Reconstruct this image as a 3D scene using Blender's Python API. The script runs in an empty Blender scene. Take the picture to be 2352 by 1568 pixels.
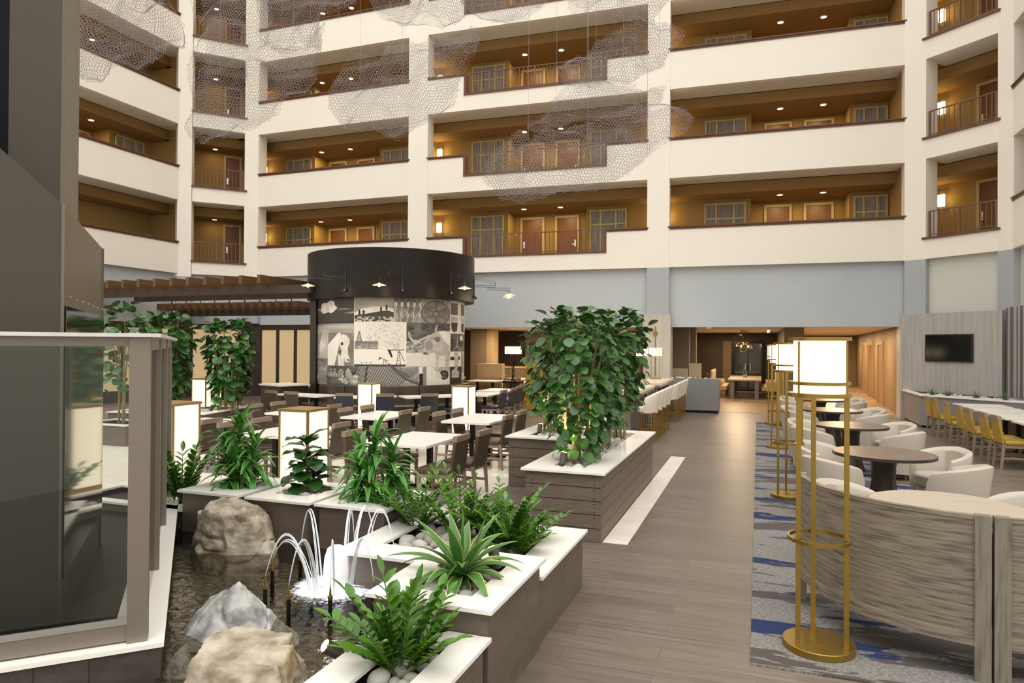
import bpy, bmesh, math, random
import numpy as np
from mathutils import Vector, Matrix, noise
PI = math.pi
R = random.Random(7)
scn = bpy.context.scene
COL = scn.collection

# ---------------------------------------------------------------- camera
YAW, PITCH, ROLL, FPX = -.3481, .0066, .00643, 1559.0
f_ = Vector((math.sin(YAW)*math.cos(PITCH), math.cos(YAW)*math.cos(PITCH), math.sin(PITCH)))
r0 = Vector((math.cos(YAW), -math.sin(YAW), 0)); u0 = r0.cross(f_)
r_ = r0*math.cos(ROLL)+u0*math.sin(ROLL); u_ = -r0*math.sin(ROLL)+u0*math.cos(ROLL)
cam_d = bpy.data.cameras.new('camera'); cam = bpy.data.objects.new('camera', cam_d); COL.objects.link(cam)
cam_d.sensor_width = 36; cam_d.lens = 36*FPX/2352; cam_d.clip_end = 300; cam_d.clip_start = .05
M = Matrix((( r_.x, u_.x, -f_.x, 0), (r_.y, u_.y, -f_.y, 0), (r_.z, u_.z, -f_.z, 2.0), (0, 0, 0, 1)))
cam.matrix_world = M
scn.camera = cam

# ---------------------------------------------------------------- exposure, world, daylight through the atrium roof
scn.view_settings.view_transform = 'Standard'; scn.view_settings.look = 'None'
scn.view_settings.exposure = 0.24; scn.view_settings.gamma = 1.0
W = bpy.data.worlds.new('world'); scn.world = W; W.use_nodes = True
nt = W.node_tree; nt.nodes.clear()
wo = nt.nodes.new('ShaderNodeOutputWorld'); bg = nt.nodes.new('ShaderNodeBackground')
tc = nt.nodes.new('ShaderNodeTexCoord'); sx = nt.nodes.new('ShaderNodeSeparateXYZ'); cr = nt.nodes.new('ShaderNodeValToRGB')
nt.links.new(tc.outputs['Generated'], sx.inputs[0]); nt.links.new(sx.outputs['Z'], cr.inputs['Fac'])
e = cr.color_ramp.elements
e[0].position = 0.0; e[0].color = (.50, .46, .40, 1)
e[1].position = .75; e[1].color = (1.0, .975, .93, 1)
k = e.new(.25); k.color = (.72, .68, .62, 1)
nt.links.new(cr.outputs['Color'], bg.inputs['Color']); bg.inputs['Strength'].default_value = 1.5
nt.links.new(bg.outputs[0], wo.inputs[0])
sd = bpy.data.lights.new('sun', 'SUN'); sd.energy = 1.1; sd.angle = .9; sd.color = (1, .97, .92)
so = bpy.data.objects.new('sun', sd); COL.objects.link(so); so.rotation_euler = (math.radians(24), math.radians(10), 0); so.location = (0, 0, 30)

# ---------------------------------------------------------------- materials
MATS = {}
def mat(name, col, rough=.55, metal=0, emis=None, es=0, var=None, bump=0, spec=None, trans=0, alpha=1, sheen=0, vs=(1,1,1), rot=0):
    """var=(scale, second colour, lo, hi): noise between col and second colour, stretched by vs"""
    if name in MATS: return MATS[name]
    m = bpy.data.materials.new(name); m.use_nodes = True; MATS[name] = m
    n = m.node_tree; b = n.nodes['Principled BSDF']
    b.inputs['Base Color'].default_value = (*col, 1); b.inputs['Roughness'].default_value = rough; b.inputs['Metallic'].default_value = metal
    if spec is not None: b.inputs['Specular IOR Level'].default_value = spec
    if emis: b.inputs['Emission Color'].default_value = (*emis, 1); b.inputs['Emission Strength'].default_value = es
    if trans: b.inputs['Transmission Weight'].default_value = trans
    if alpha < 1: b.inputs['Alpha'].default_value = alpha
    if sheen: b.inputs['Sheen Weight'].default_value = sheen
    if var or bump:
        t = n.nodes.new('ShaderNodeTexCoord'); mp = n.nodes.new('ShaderNodeMapping'); nz = n.nodes.new('ShaderNodeTexNoise')
        mp.inputs['Scale'].default_value = vs; mp.inputs['Rotation'].default_value = (0, 0, rot)
        n.links.new(t.outputs['Object'], mp.inputs[0]); n.links.new(mp.outputs[0], nz.inputs['Vector'])
        nz.inputs['Scale'].default_value = var[0] if var else 30; nz.inputs['Detail'].default_value = 6
        if var:
            r = n.nodes.new('ShaderNodeValToRGB'); r.color_ramp.elements[0].position = var[2]; r.color_ramp.elements[1].position = var[3]
            r.color_ramp.elements[0].color = (*col, 1); r.color_ramp.elements[1].color = (*var[1], 1)
            n.links.new(nz.outputs['Fac'], r.inputs['Fac']); n.links.new(r.outputs['Color'], b.inputs['Base Color'])
        if bump:
            bp = n.nodes.new('ShaderNodeBump'); bp.inputs['Strength'].default_value = bump; bp.inputs['Distance'].default_value = .02
            n.links.new(nz.outputs['Fac'], bp.inputs['Height']); n.links.new(bp.outputs[0], b.inputs['Normal'])
    return m

def plank(name, c1, c2, mortar, L, Wd, gap, rough=.45, rot=0, streak=(1, 14, 1), bump=.1, dark=None, off=.5):
    m = bpy.data.materials.new(name); m.use_nodes = True; MATS[name] = m
    n = m.node_tree; b = n.nodes['Principled BSDF']; b.inputs['Roughness'].default_value = rough
    t = n.nodes.new('ShaderNodeTexCoord'); mp = n.nodes.new('ShaderNodeMapping'); mp.inputs['Rotation'].default_value = (0, 0, rot)
    n.links.new(t.outputs['Object'], mp.inputs[0])
    br = n.nodes.new('ShaderNodeTexBrick'); n.links.new(mp.outputs[0], br.inputs['Vector'])
    br.inputs['Scale'].default_value = 1; br.inputs['Brick Width'].default_value = L; br.inputs['Row Height'].default_value = Wd
    br.inputs['Mortar Size'].default_value = gap; br.inputs['Mortar Smooth'].default_value = 0; br.offset = off
    br.inputs['Color1'].default_value = (*c1, 1); br.inputs['Color2'].default_value = (*c2, 1); br.inputs['Mortar'].default_value = (*mortar, 1)
    mp2 = n.nodes.new('ShaderNodeMapping'); mp2.inputs['Scale'].default_value = streak; n.links.new(mp.outputs[0], mp2.inputs[0])
    nz = n.nodes.new('ShaderNodeTexNoise'); nz.inputs['Scale'].default_value = 3; nz.inputs['Detail'].default_value = 8; nz.inputs['Roughness'].default_value = .65
    n.links.new(mp2.outputs[0], nz.inputs['Vector'])
    rr = n.nodes.new('ShaderNodeValToRGB'); rr.color_ramp.elements[0].position = .3; rr.color_ramp.elements[1].position = .7
    d = dark or (.62, .62, .62)
    rr.color_ramp.elements[0].color = (*d, 1); rr.color_ramp.elements[1].color = (1.12, 1.12, 1.12, 1)
    n.links.new(nz.outputs['Fac'], rr.inputs['Fac'])
    mx = n.nodes.new('ShaderNodeMix'); mx.data_type = 'RGBA'; mx.blend_type = 'MULTIPLY'; mx.inputs[0].default_value = 1
    n.links.new(br.outputs['Color'], mx.inputs[6]); n.links.new(rr.outputs['Color'], mx.inputs[7]); n.links.new(mx.outputs[2], b.inputs['Base Color'])
    if bump:
        bp = n.nodes.new('ShaderNodeBump'); bp.inputs['Strength'].default_value = bump; bp.inputs['Distance'].default_value = .01
        n.links.new(nz.outputs['Fac'], bp.inputs['Height']); n.links.new(bp.outputs[0], b.inputs['Normal'])
    return m

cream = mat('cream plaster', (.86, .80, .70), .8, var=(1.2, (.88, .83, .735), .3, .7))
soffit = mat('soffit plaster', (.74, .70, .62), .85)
bluegrey = mat('blue grey plaster', (.46, .50, .53), .8, var=(.6, (.50, .53, .55), .3, .7))
bluedark = mat('column grey paint', (.40, .42, .44), .8)
greenish = mat('pale grey green paint', (.60, .60, .54), .8)
capm = mat('cherry handrail wood', (.15, .055, .025), .45, var=(8, (.09, .033, .015), .35, .7), vs=(1, 1, 6))
bronze = mat('bronze railing paint', (.17, .085, .045), .45, .2)
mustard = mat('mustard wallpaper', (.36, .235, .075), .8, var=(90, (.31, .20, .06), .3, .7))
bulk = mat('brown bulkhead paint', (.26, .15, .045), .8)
framec = mat('cream trim paint', (.52, .40, .18), .5)
doorw = mat('cherry door veneer', (.20, .075, .014), .4, var=(4, (.15, .055, .01), .3, .7), vs=(6, 6, .6))
chrome = mat('brushed steel', (.75, .75, .74), .25, 1)
curtain = mat('sheer curtain', (.36, .33, .29), .9, var=(14, (.16, .15, .14), .35, .65), vs=(3, 3, .1))
glassd = mat('dark glass', (.05, .05, .05), .05)
carpetup = mat('corridor carpet', (.16, .09, .05), .95)
def emit(name, c, s):
    m = bpy.data.materials.new(name); m.use_nodes = True; MATS[name] = m
    b = m.node_tree.nodes['Principled BSDF']; b.inputs['Base Color'].default_value = (c[0]*.3, c[1]*.3, c[2]*.3, 1); b.inputs['Emission Color'].default_value = (*c, 1); b.inputs['Emission Strength'].default_value = s
    return m
glow = emit('warm lamp glass', (1, .80, .50), 3.2)
glowd = emit('downlight lens', (1, .86, .62), 6)
gshade = emit('lit linen shade', (1, .90, .71), 1.0)
glant = emit('lit lantern panel', (1, .86, .63), 1.12)
glowp = emit('back lit frosted glass', (.72, .52, .27), .55)
bulb = emit('hot bulb', (1, .72, .36), 40)
woodfl = plank('grey wood look tile', (.195, .155, .125), (.155, .122, .098), (.12, .10, .085), 1.2, .2, .003, .38, streak=(.55, 9, 1), bump=.05)
woodlt = plank('grey tile panel', (.135, .105, .085), (.13, .10, .08), (.09, .07, .055), .0 + 1.3, .45, .003, .42, streak=(1.5, 1.5, 6), bump=.04, dark=(.75, .74, .72))
tilew = plank('cream floor tile', (.78, .72, .63), (.75, .69, .60), (.55, .50, .42), .6, .6, .005, .3, streak=(1, 1, 1), bump=0, dark=(.95, .95, .95))
plankw = mat('weathered plank', (.18, .14, .105), .6, var=(5, (.13, .10, .075), .3, .7), vs=(1, 1, 9), bump=.15)
slabw = mat('white quartz', (.90, .87, .81), .25)
slabg = mat('grey veined quartz', (.62, .61, .60), .3, var=(3, (.70, .69, .68), .4, .6))
tableW = mat('white table laminate', (.84, .80, .74), .3)
chairwood = mat('greyed oak', (.27, .195, .13), .45, var=(5, (.25, .19, .135), .3, .7), vs=(4, 4, 1))
leather = mat('taupe leather', (.08, .057, .038), .38, spec=.35)
navy = mat('navy leather', (.018, .022, .042), .35)
yellowl = mat('mustard leather', (.36, .225, .015), .38)
black = mat('black metal', (.015, .014, .013), .4, .6)
brass = mat('satin brass', (.36, .235, .055), .38, .9)
brassd = mat('lantern bronze', (.36, .235, .09), .45, .5)
darkwood = mat('espresso wood', (.032, .022, .017), .35, var=(3, (.05, .035, .027), .3, .7), vs=(1, 1, 8))
cedar = mat('cedar slat', (.15, .075, .025), .55, var=(3, (.10, .048, .016), .3, .7), vs=(6, .8, 6))
beamw = mat('dark beam wood', (.06, .034, .018), .6, var=(3, (.042, .024, .012), .3, .7), vs=(.8, 6, 6))
barrelL = mat('ivory leather', (.45, .40, .33), .42)
steelt = mat('taupe steel cladding', (.17, .135, .10), .38, .7, var=(60, (.215, .18, .145), .3, .7), vs=(1, 1, .02))
stelmat = mat('matte taupe cladding', (.062, .052, .038), .6, .1)
stone = plank('stone tile cladding', (.20, .17, .13), (.18, .15, .115), (.09, .075, .06), 1.2, .62, .004, .6, streak=(2, 2, 2), bump=.03, dark=(.9, .9, .9))
frame = mat('taupe aluminium frame', (.235, .20, .165), .4, .4)
pebm = mat('river stone', (.34, .32, .28), .75, var=(14, (.48, .46, .41), .3, .7))
pebw = mat('pale river stone', (.62, .60, .55), .75, var=(10, (.45, .43, .40), .3, .7))
soil = mat('dark soil', (.03, .022, .015), .95)
rockm = mat('weathered limestone', (.24, .185, .125), .85, var=(7, (.50, .44, .35), .38, .62), bump=1.0, vs=(1, 1, 1.6))
rockg = mat('grey limestone', (.26, .25, .235), .85, var=(8, (.55, .54, .52), .38, .6), bump=1.0, vs=(1, 1, 1.3))
def leafmat(name, c1, c2, rough=.32, tr=.25):
    m = mat(name, c1, rough, var=(5, c2, .3, .7))
    b = m.node_tree.nodes['Principled BSDF']; b.inputs['Subsurface Weight'].default_value = 0
    return m
lf_round = leafmat('round leaf green', (.018, .075, .014), (.06, .16, .03), .3)
lf_zz = leafmat('glossy zz leaf', (.03, .11, .008), (.10, .25, .012), .22)
lf_drac = leafmat('dracaena leaf', (.025, .15, .015), (.06, .28, .03), .35)
lf_dracw = leafmat('dracaena leaf margin', (.22, .38, .09), (.36, .48, .16), .35)
lf_fid = leafmat('fiddle leaf', (.012, .05, .008), (.03, .10, .015), .3)
lf_ag = leafmat('agave leaf', (.045, .15, .03), (.09, .23, .05), .35)
lf_agy = leafmat('agave leaf margin', (.38, .40, .11), (.48, .47, .16), .4)
lf_gr = leafmat('grass tuft', (.06, .12, .05), (.12, .20, .08), .5)
stemm = mat('bamboo like cane', (.35, .24, .09), .6, var=(9, (.16, .13, .05), .35, .65), vs=(1, 1, 3))
stemg = mat('green stem', (.10, .16, .04), .5)

# ---------------------------------------------------------------- mesh helpers
class MB:
    def __init__(s, T=None): s.v = []; s.f = []; s.m = []; s.T = T; s.mi = 0
    def add(s, vs, fs):
        o = len(s.v)
        if s.T is not None: vs = [tuple(s.T @ Vector(p)) for p in vs]
        s.v += [tuple(p) for p in vs]; s.f += [tuple(i+o for i in q) for q in fs]; s.m += [s.mi]*len(fs); return s
    def box(s, x0, x1, y0, y1, z0, z1):
        v = [(x, y, z) for x in (x0, x1) for y in (y0, y1) for z in (z0, z1)]
        return s.add(v, [(0, 1, 3, 2), (4, 6, 7, 5), (0, 4, 5, 1), (2, 3, 7, 6), (0, 2, 6, 4), (1, 5, 7, 3)])
    def prism(s, poly, z0, z1):
        n = len(poly)
        v = [(x, y, z0) for x, y in poly]+[(x, y, z1) for x, y in poly]
        return s.add(v, [tuple(range(n-1, -1, -1)), tuple(range(n, 2*n))]+[(i, (i+1) % n, n+(i+1) % n, n+i) for i in range(n)])
    def rod(s, a, b, r, n=8, r2=None, cap=True):
        a = Vector(a); b = Vector(b); d = b-a
        if d.length < 1e-6: return s
        d.normalize(); h = Vector((0, 0, 1)) if abs(d.z) < .9 else Vector((1, 0, 0)); x = d.cross(h).normalized(); y = d.cross(x)
        r2 = r if r2 is None else r2
        v = [a+(x*math.cos(t)+y*math.sin(t))*r for t in [2*PI*i/n for i in range(n)]]+[b+(x*math.cos(t)+y*math.sin(t))*r2 for t in [2*PI*i/n for i in range(n)]]
        f = [(i, (i+1) % n, n+(i+1) % n, n+i) for i in range(n)]
        if cap: f += [tuple(range(n-1, -1, -1)), tuple(range(n, 2*n))]
        return s.add(v, f)
    def tube(s, pts, rs, n=8, cap=True):
        pts = [Vector(p) for p in pts]
        if not hasattr(rs, '__len__'): rs = [rs]*len(pts)
        v = []; x = None
        for i, p in enumerate(pts):
            d = (pts[min(i+1, len(pts)-1)]-pts[max(i-1, 0)]).normalized()
            if x is None: h = Vector((0, 0, 1)) if abs(d.z) < .9 else Vector((1, 0, 0)); x = d.cross(h).normalized()
            x = (x-d*x.dot(d)).normalized(); y = d.cross(x)
            v += [p+(x*math.cos(t)+y*math.sin(t))*rs[i] for t in [2*PI*k/n for k in range(n)]]
        f = [(i*n+k, i*n+(k+1) % n, (i+1)*n+(k+1) % n, (i+1)*n+k) for i in range(len(pts)-1) for k in range(n)]
        if cap: f += [tuple(range(n-1, -1, -1)), tuple(range((len(pts)-1)*n, len(pts)*n))]
        return s.add(v, f)
    def lathe(s, prof, n=32, c=(0, 0), a0=0, a1=2*PI, closed=True):
        full = abs(a1-a0-2*PI) < 1e-6; N = n if full else n+1
        v = []
        for i in range(N):
            t = a0+(a1-a0)*i/n
            v += [(c[0]+r*math.cos(t), c[1]+r*math.sin(t), z) for r, z in prof]
        m = len(prof); f = []
        for i in range(n):
            j = (i+1) % N
            for k in range(m-1 if not closed else m):
                l = (k+1) % m
                f.append((i*m+k, j*m+k, j*m+l, i*m+l))
        if not full and closed: f += [tuple(range(m)), tuple(range(N*m-1, (N-1)*m-1, -1))]
        return s.add(v, f)
    def ring(s, r, w, z0, z1, n=32, c=(0, 0)): return s.lathe([(r-w/2, z0), (r+w/2, z0), (r+w/2, z1), (r-w/2, z1)], n, c)
    def disc(s, r, z0, z1, n=32, c=(0, 0)): return s.prism([(c[0]+r*math.cos(2*PI*i/n), c[1]+r*math.sin(2*PI*i/n)) for i in range(n)], z0, z1)
    def sph(s, c, r, n=10, sq=(1, 1, 1)):
        v = []; m = n//2+1
        for j in range(m):
            p = PI*j/(m-1)
            for i in range(n): t = 2*PI*i/n; v.append((c[0]+r*sq[0]*math.sin(p)*math.cos(t), c[1]+r*sq[1]*math.sin(p)*math.sin(t), c[2]+r*sq[2]*math.cos(p)))
        return s.add(v, [(j*n+i, (j+1)*n+i, (j+1)*n+(i+1) % n, j*n+(i+1) % n) for j in range(m-1) for i in range(n)])
    def quad(s, a, b, c, d): return s.add([a, b, c, d], [(0, 1, 2, 3)])
    def build(s, name, m, parent=None, smooth=False, bev=0, kind=None, label=None):
        me = bpy.data.meshes.new(name); me.from_pydata(s.v, [], s.f)
        ms = m if isinstance(m, (list, tuple)) else [m]
        for q in ms: me.materials.append(q)
        if len(ms) > 1: me.polygons.foreach_set('material_index', s.m)
        bm = bmesh.new(); bm.from_mesh(me); bmesh.ops.recalc_face_normals(bm, faces=bm.faces); bm.to_mesh(me); bm.free()
        if smooth: me.polygons.foreach_set('use_smooth', [True]*len(me.polygons))
        o = bpy.data.objects.new(name, me); COL.objects.link(o)
        if parent: o.parent = parent
        if bev:
            b = o.modifiers.new('bevel', 'BEVEL'); b.width = bev; b.segments = 2; b.limit_method = 'ANGLE'; b.angle_limit = .7
        if smooth == 'auto':
            me.polygons.foreach_set('use_smooth', [True]*len(me.polygons)); me.set_sharp_from_angle(angle=.7)
        if kind: o['kind'] = kind
        if label: o['label'] = label
        return o
def st(mb, name, m, **k): return mb.build(name, m, kind='structure', **k)
def thing(name, label, cat, loc=(0, 0, 0), rz=0, group=None):
    o = bpy.data.objects.new(name, None); COL.objects.link(o); o.location = loc; o.rotation_euler = (0, 0, rz); o.empty_display_size = .1
    o['label'] = label; o['category'] = cat
    if group: o['group'] = group
    return o
def tag(o, label, cat, group=None, loc=None, rz=None):
    o['label'] = label; o['category'] = cat
    if group: o['group'] = group
    if loc: o.location = loc
    if rz is not None: o.rotation_euler = (0, 0, rz)
    return o
def dup(root, loc, rz=None, label=None, group=None, scale=None):
    r = root.copy(); COL.objects.link(r); r.location = loc
    if rz is not None: r.rotation_euler = (0, 0, rz)
    if scale: r.scale = scale
    if label: r['label'] = label
    if group: r['group'] = group
    for ch in list(root.children):
        c = ch.copy(); COL.objects.link(c); c.parent = r
        for g in list(ch.children):
            d = g.copy(); COL.objects.link(d); d.parent = c
    return r
def area(name, loc, e, size, col=(1, .75, .45), rot=(0, 0, 0), sy=None):
    l = bpy.data.lights.new(name, 'AREA'); l.energy = e; l.color = col; l.size = size
    if sy: l.shape = 'RECTANGLE'; l.size_y = sy
    o = bpy.data.objects.new(name, l); COL.objects.link(o); o.location = loc; o.rotation_euler = rot; return o
def point(name, loc, e, col=(1, .75, .45), r=.05, parent=None):
    l = bpy.data.lights.new(name, 'POINT'); l.energy = e; l.color = col; l.shadow_soft_size = r
    o = bpy.data.objects.new(name, l); COL.objects.link(o); o.location = loc
    if parent: o.parent = parent
    return o
def frameM(A, B):
    d = Vector((B[0]-A[0], B[1]-A[1], 0)); L = d.length; d.normalize(); n = Vector((-d.y, d.x, 0))
    return Matrix(((d.x, n.x, 0, A[0]), (d.y, n.y, 0, A[1]), (0, 0, 1, 0), (0, 0, 0, 1))), L
# ================================================================ SETTING: floors, balcony ring
st(MB().box(-24, 9, -3, 45, -.3, 0), 'floor', woodfl)
st(MB().box(-13, -3.36, 5.95, 12.67, 0, .004), 'floor', tilew)
st(MB().box(-1.49, -1.235, 6.85, 12.67, 0, .004), 'floor', tilew)
warmfl = plank('warm plank floor', (.36, .25, .15), (.22, .15, .09), (.2, .13, .08), 3.0, .5, .002, .35, streak=(.3, 3, 1), bump=.03)
st(MB().box(-22, 7, 22.0, 44.9, 0, .006), 'floor', warmfl)

BAYS = {'MR': ((-2.66, 21.72), (3.93, 22.02)), 'MM': ((-10.95, 21.33), (-3.31, 21.69)), 'L1': ((-18.2, 21.3), (-11.65, 21.3)),
        'LL': ((-20.1, 14.0), (-20.1, 19.25)), 'LC': ((-19.84, 19.65), (-18.56, 20.98)), 'RC': ((4.37, 21.78), (5.76, 20.54)), 'RR': ((5.96, 20.15), (5.9, 12.5))}
WHERE = {'MR': 'right bay of the back facade', 'MM': 'middle bay of the back facade', 'L1': 'left bay of the back facade',
         'LL': 'far left side wing', 'LC': 'narrow left corner bay', 'RC': 'narrow right corner bay', 'RR': 'right wing'}
LEV = ['lowest', 'second', 'third', 'top', 'uppermost']
PROP = {'MR': dict(w=[(1.02, 2.35), (5.58, 6.55)], d=[(2.98, 3.82), (4.23, 5.12)], r=(2.51, 5.46), sc=[-.33], dl=[3.38, 4.66]),
        'MM': dict(w=[(.92, 2.2), (5.41, 6.72)], d=[(2.6, 3.5), (3.95, 4.83)], r=(2.36, 5.27), sc=[-.37], dl=[3.05, 4.4]),
        'L1': dict(w=[(-.25, .96), (4.3, 5.5)], d=[(1.24, 2.07), (2.6, 3.4)], r=(1.11, 4.15), sc=[-1.35], dl=[1.65, 3.0]),
        'LL': dict(w=[(4.26, 5.5)], d=[(3.1, 3.95)], r=(2.4, 4.05), sc=[6.25], dl=[3.1])}
nwin = [0]; ndoor = [0]
def window(T, s0, s1, y, z0, z1):
    nwin[0] += 1
    o = st(MB(T).box(s0, s1, y-.02, y+.0, z0, z1), 'window_%d' % nwin[0], curtain)
    fr = MB(T); w = .055; L = s1-s0
    xs = [s0, s0+L*.27, s0+L*.73-w, s1-w]
    for x in xs: fr.box(x, x+w, y-.06, y-.0, z0, z1)
    for z in (z1-w, z1-.55, z0): fr.box(s0, s1, y-.055, y-.0, z, z+w)
    fr.build('window_frame', framec, o)
def door(T, s0, s1, y, z0, hand, num=True):
    ndoor[0] += 1
    o = st(MB(T).box(s0+.06, s1-.06, y-.03, y, z0, z0+2.03), 'door_%d' % ndoor[0], doorw)
    MB(T).box(s0-.02, s0+.06, y-.06, y, z0, z0+2.03).box(s1-.06, s1+.02, y-.06, y, z0, z0+2.03).box(s0-.02, s1+.02, y-.06, y, z0+2.03, z0+2.11).build('door_frame', framec, o)
    x = s0+.13 if hand else s1-.13
    MB(T).box(x-.03, x+.03, y-.05, y-.03, z0+.95, z0+1.2).rod((x, y-.05, z0+1.03), (x, y-.09, z0+1.03), .012).rod((x, y-.09, z0+1.03), (x+(.12 if hand else -.12), y-.09, z0+1.03), .011).build('door_handle', chrome, o)
    return o
sconce0 = None
def sconce(p, rz, label):
    global sconce0
    if sconce0 is None:
        t = thing('wall_sconce', label, 'wall lamp', p, rz, 'corridor wall sconces')
        MB().box(-.09, .09, -.10, -.005, -.18, .18).build('lamp_shade', glow, t)
        f = MB()
        for x in (-.095, -.03, .03, .085): f.box(x, x+.01, -.108, -.10, -.19, .19)
        for z in (-.19, -.09, .08, .18): f.box(-.095, .095, -.109, -.10, z, z+.01)
        f.box(-.095, .095, -.012, 0, -.19, .19).build('lamp_frame', bronze, t)
        sconce0 = t; return t
    return dup(sconce0, p, rz, label)
dl0 = None
def downlight(p, label, group='corridor downlights'):
    global dl0
    if dl0 is None:
        t = thing('ceiling_downlight', label, 'ceiling light', p, 0, group)
        MB().disc(.085, -.012, -.006, 20).build('lens', glowd, t)
        MB().ring(.1, .03, -.016, 0, 20).build('trim_ring', slabw, t)
        dl0 = t; return t
    return dup(dl0, p, 0, label, group)
rail_post0 = {}
def railing(T, s0, s1, y, z0, z1, label, ang):
    p = T @ Vector((s0, y, z0)); L = s1-s0; H = z1-z0
    t = thing('balcony_railing', label, 'railing', tuple(p), ang, 'bronze baluster balcony railings')
    MB().box(0, L, -.022, .022, H-.03, H).build('top_rail', bronze, t); MB().box(0, L, -.012, .012, .06, .085).build('bottom_rail', bronze, t)
    n = max(4, int(round(L/.135)))
    key = round(H, 2)
    for i in range(n+1):
        x = L*i/n
        big = i in (0, n) or (n > 20 and i % 12 == 6) or (n <= 20 and i == n//2)
        kk = (key, big)
        if kk not in rail_post0:
            w = .022 if big else .009
            rail_post0[kk] = MB().box(-w, w, -w, w, 0 if big else .06, H-.03).build('post' if big else 'baluster', bronze, t); o = rail_post0[kk]
        else: o = rail_post0[kk].copy(); COL.objects.link(o); o.parent = t
        o.location = (min(max(x, .022), L-.022), 0, 0)
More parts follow.
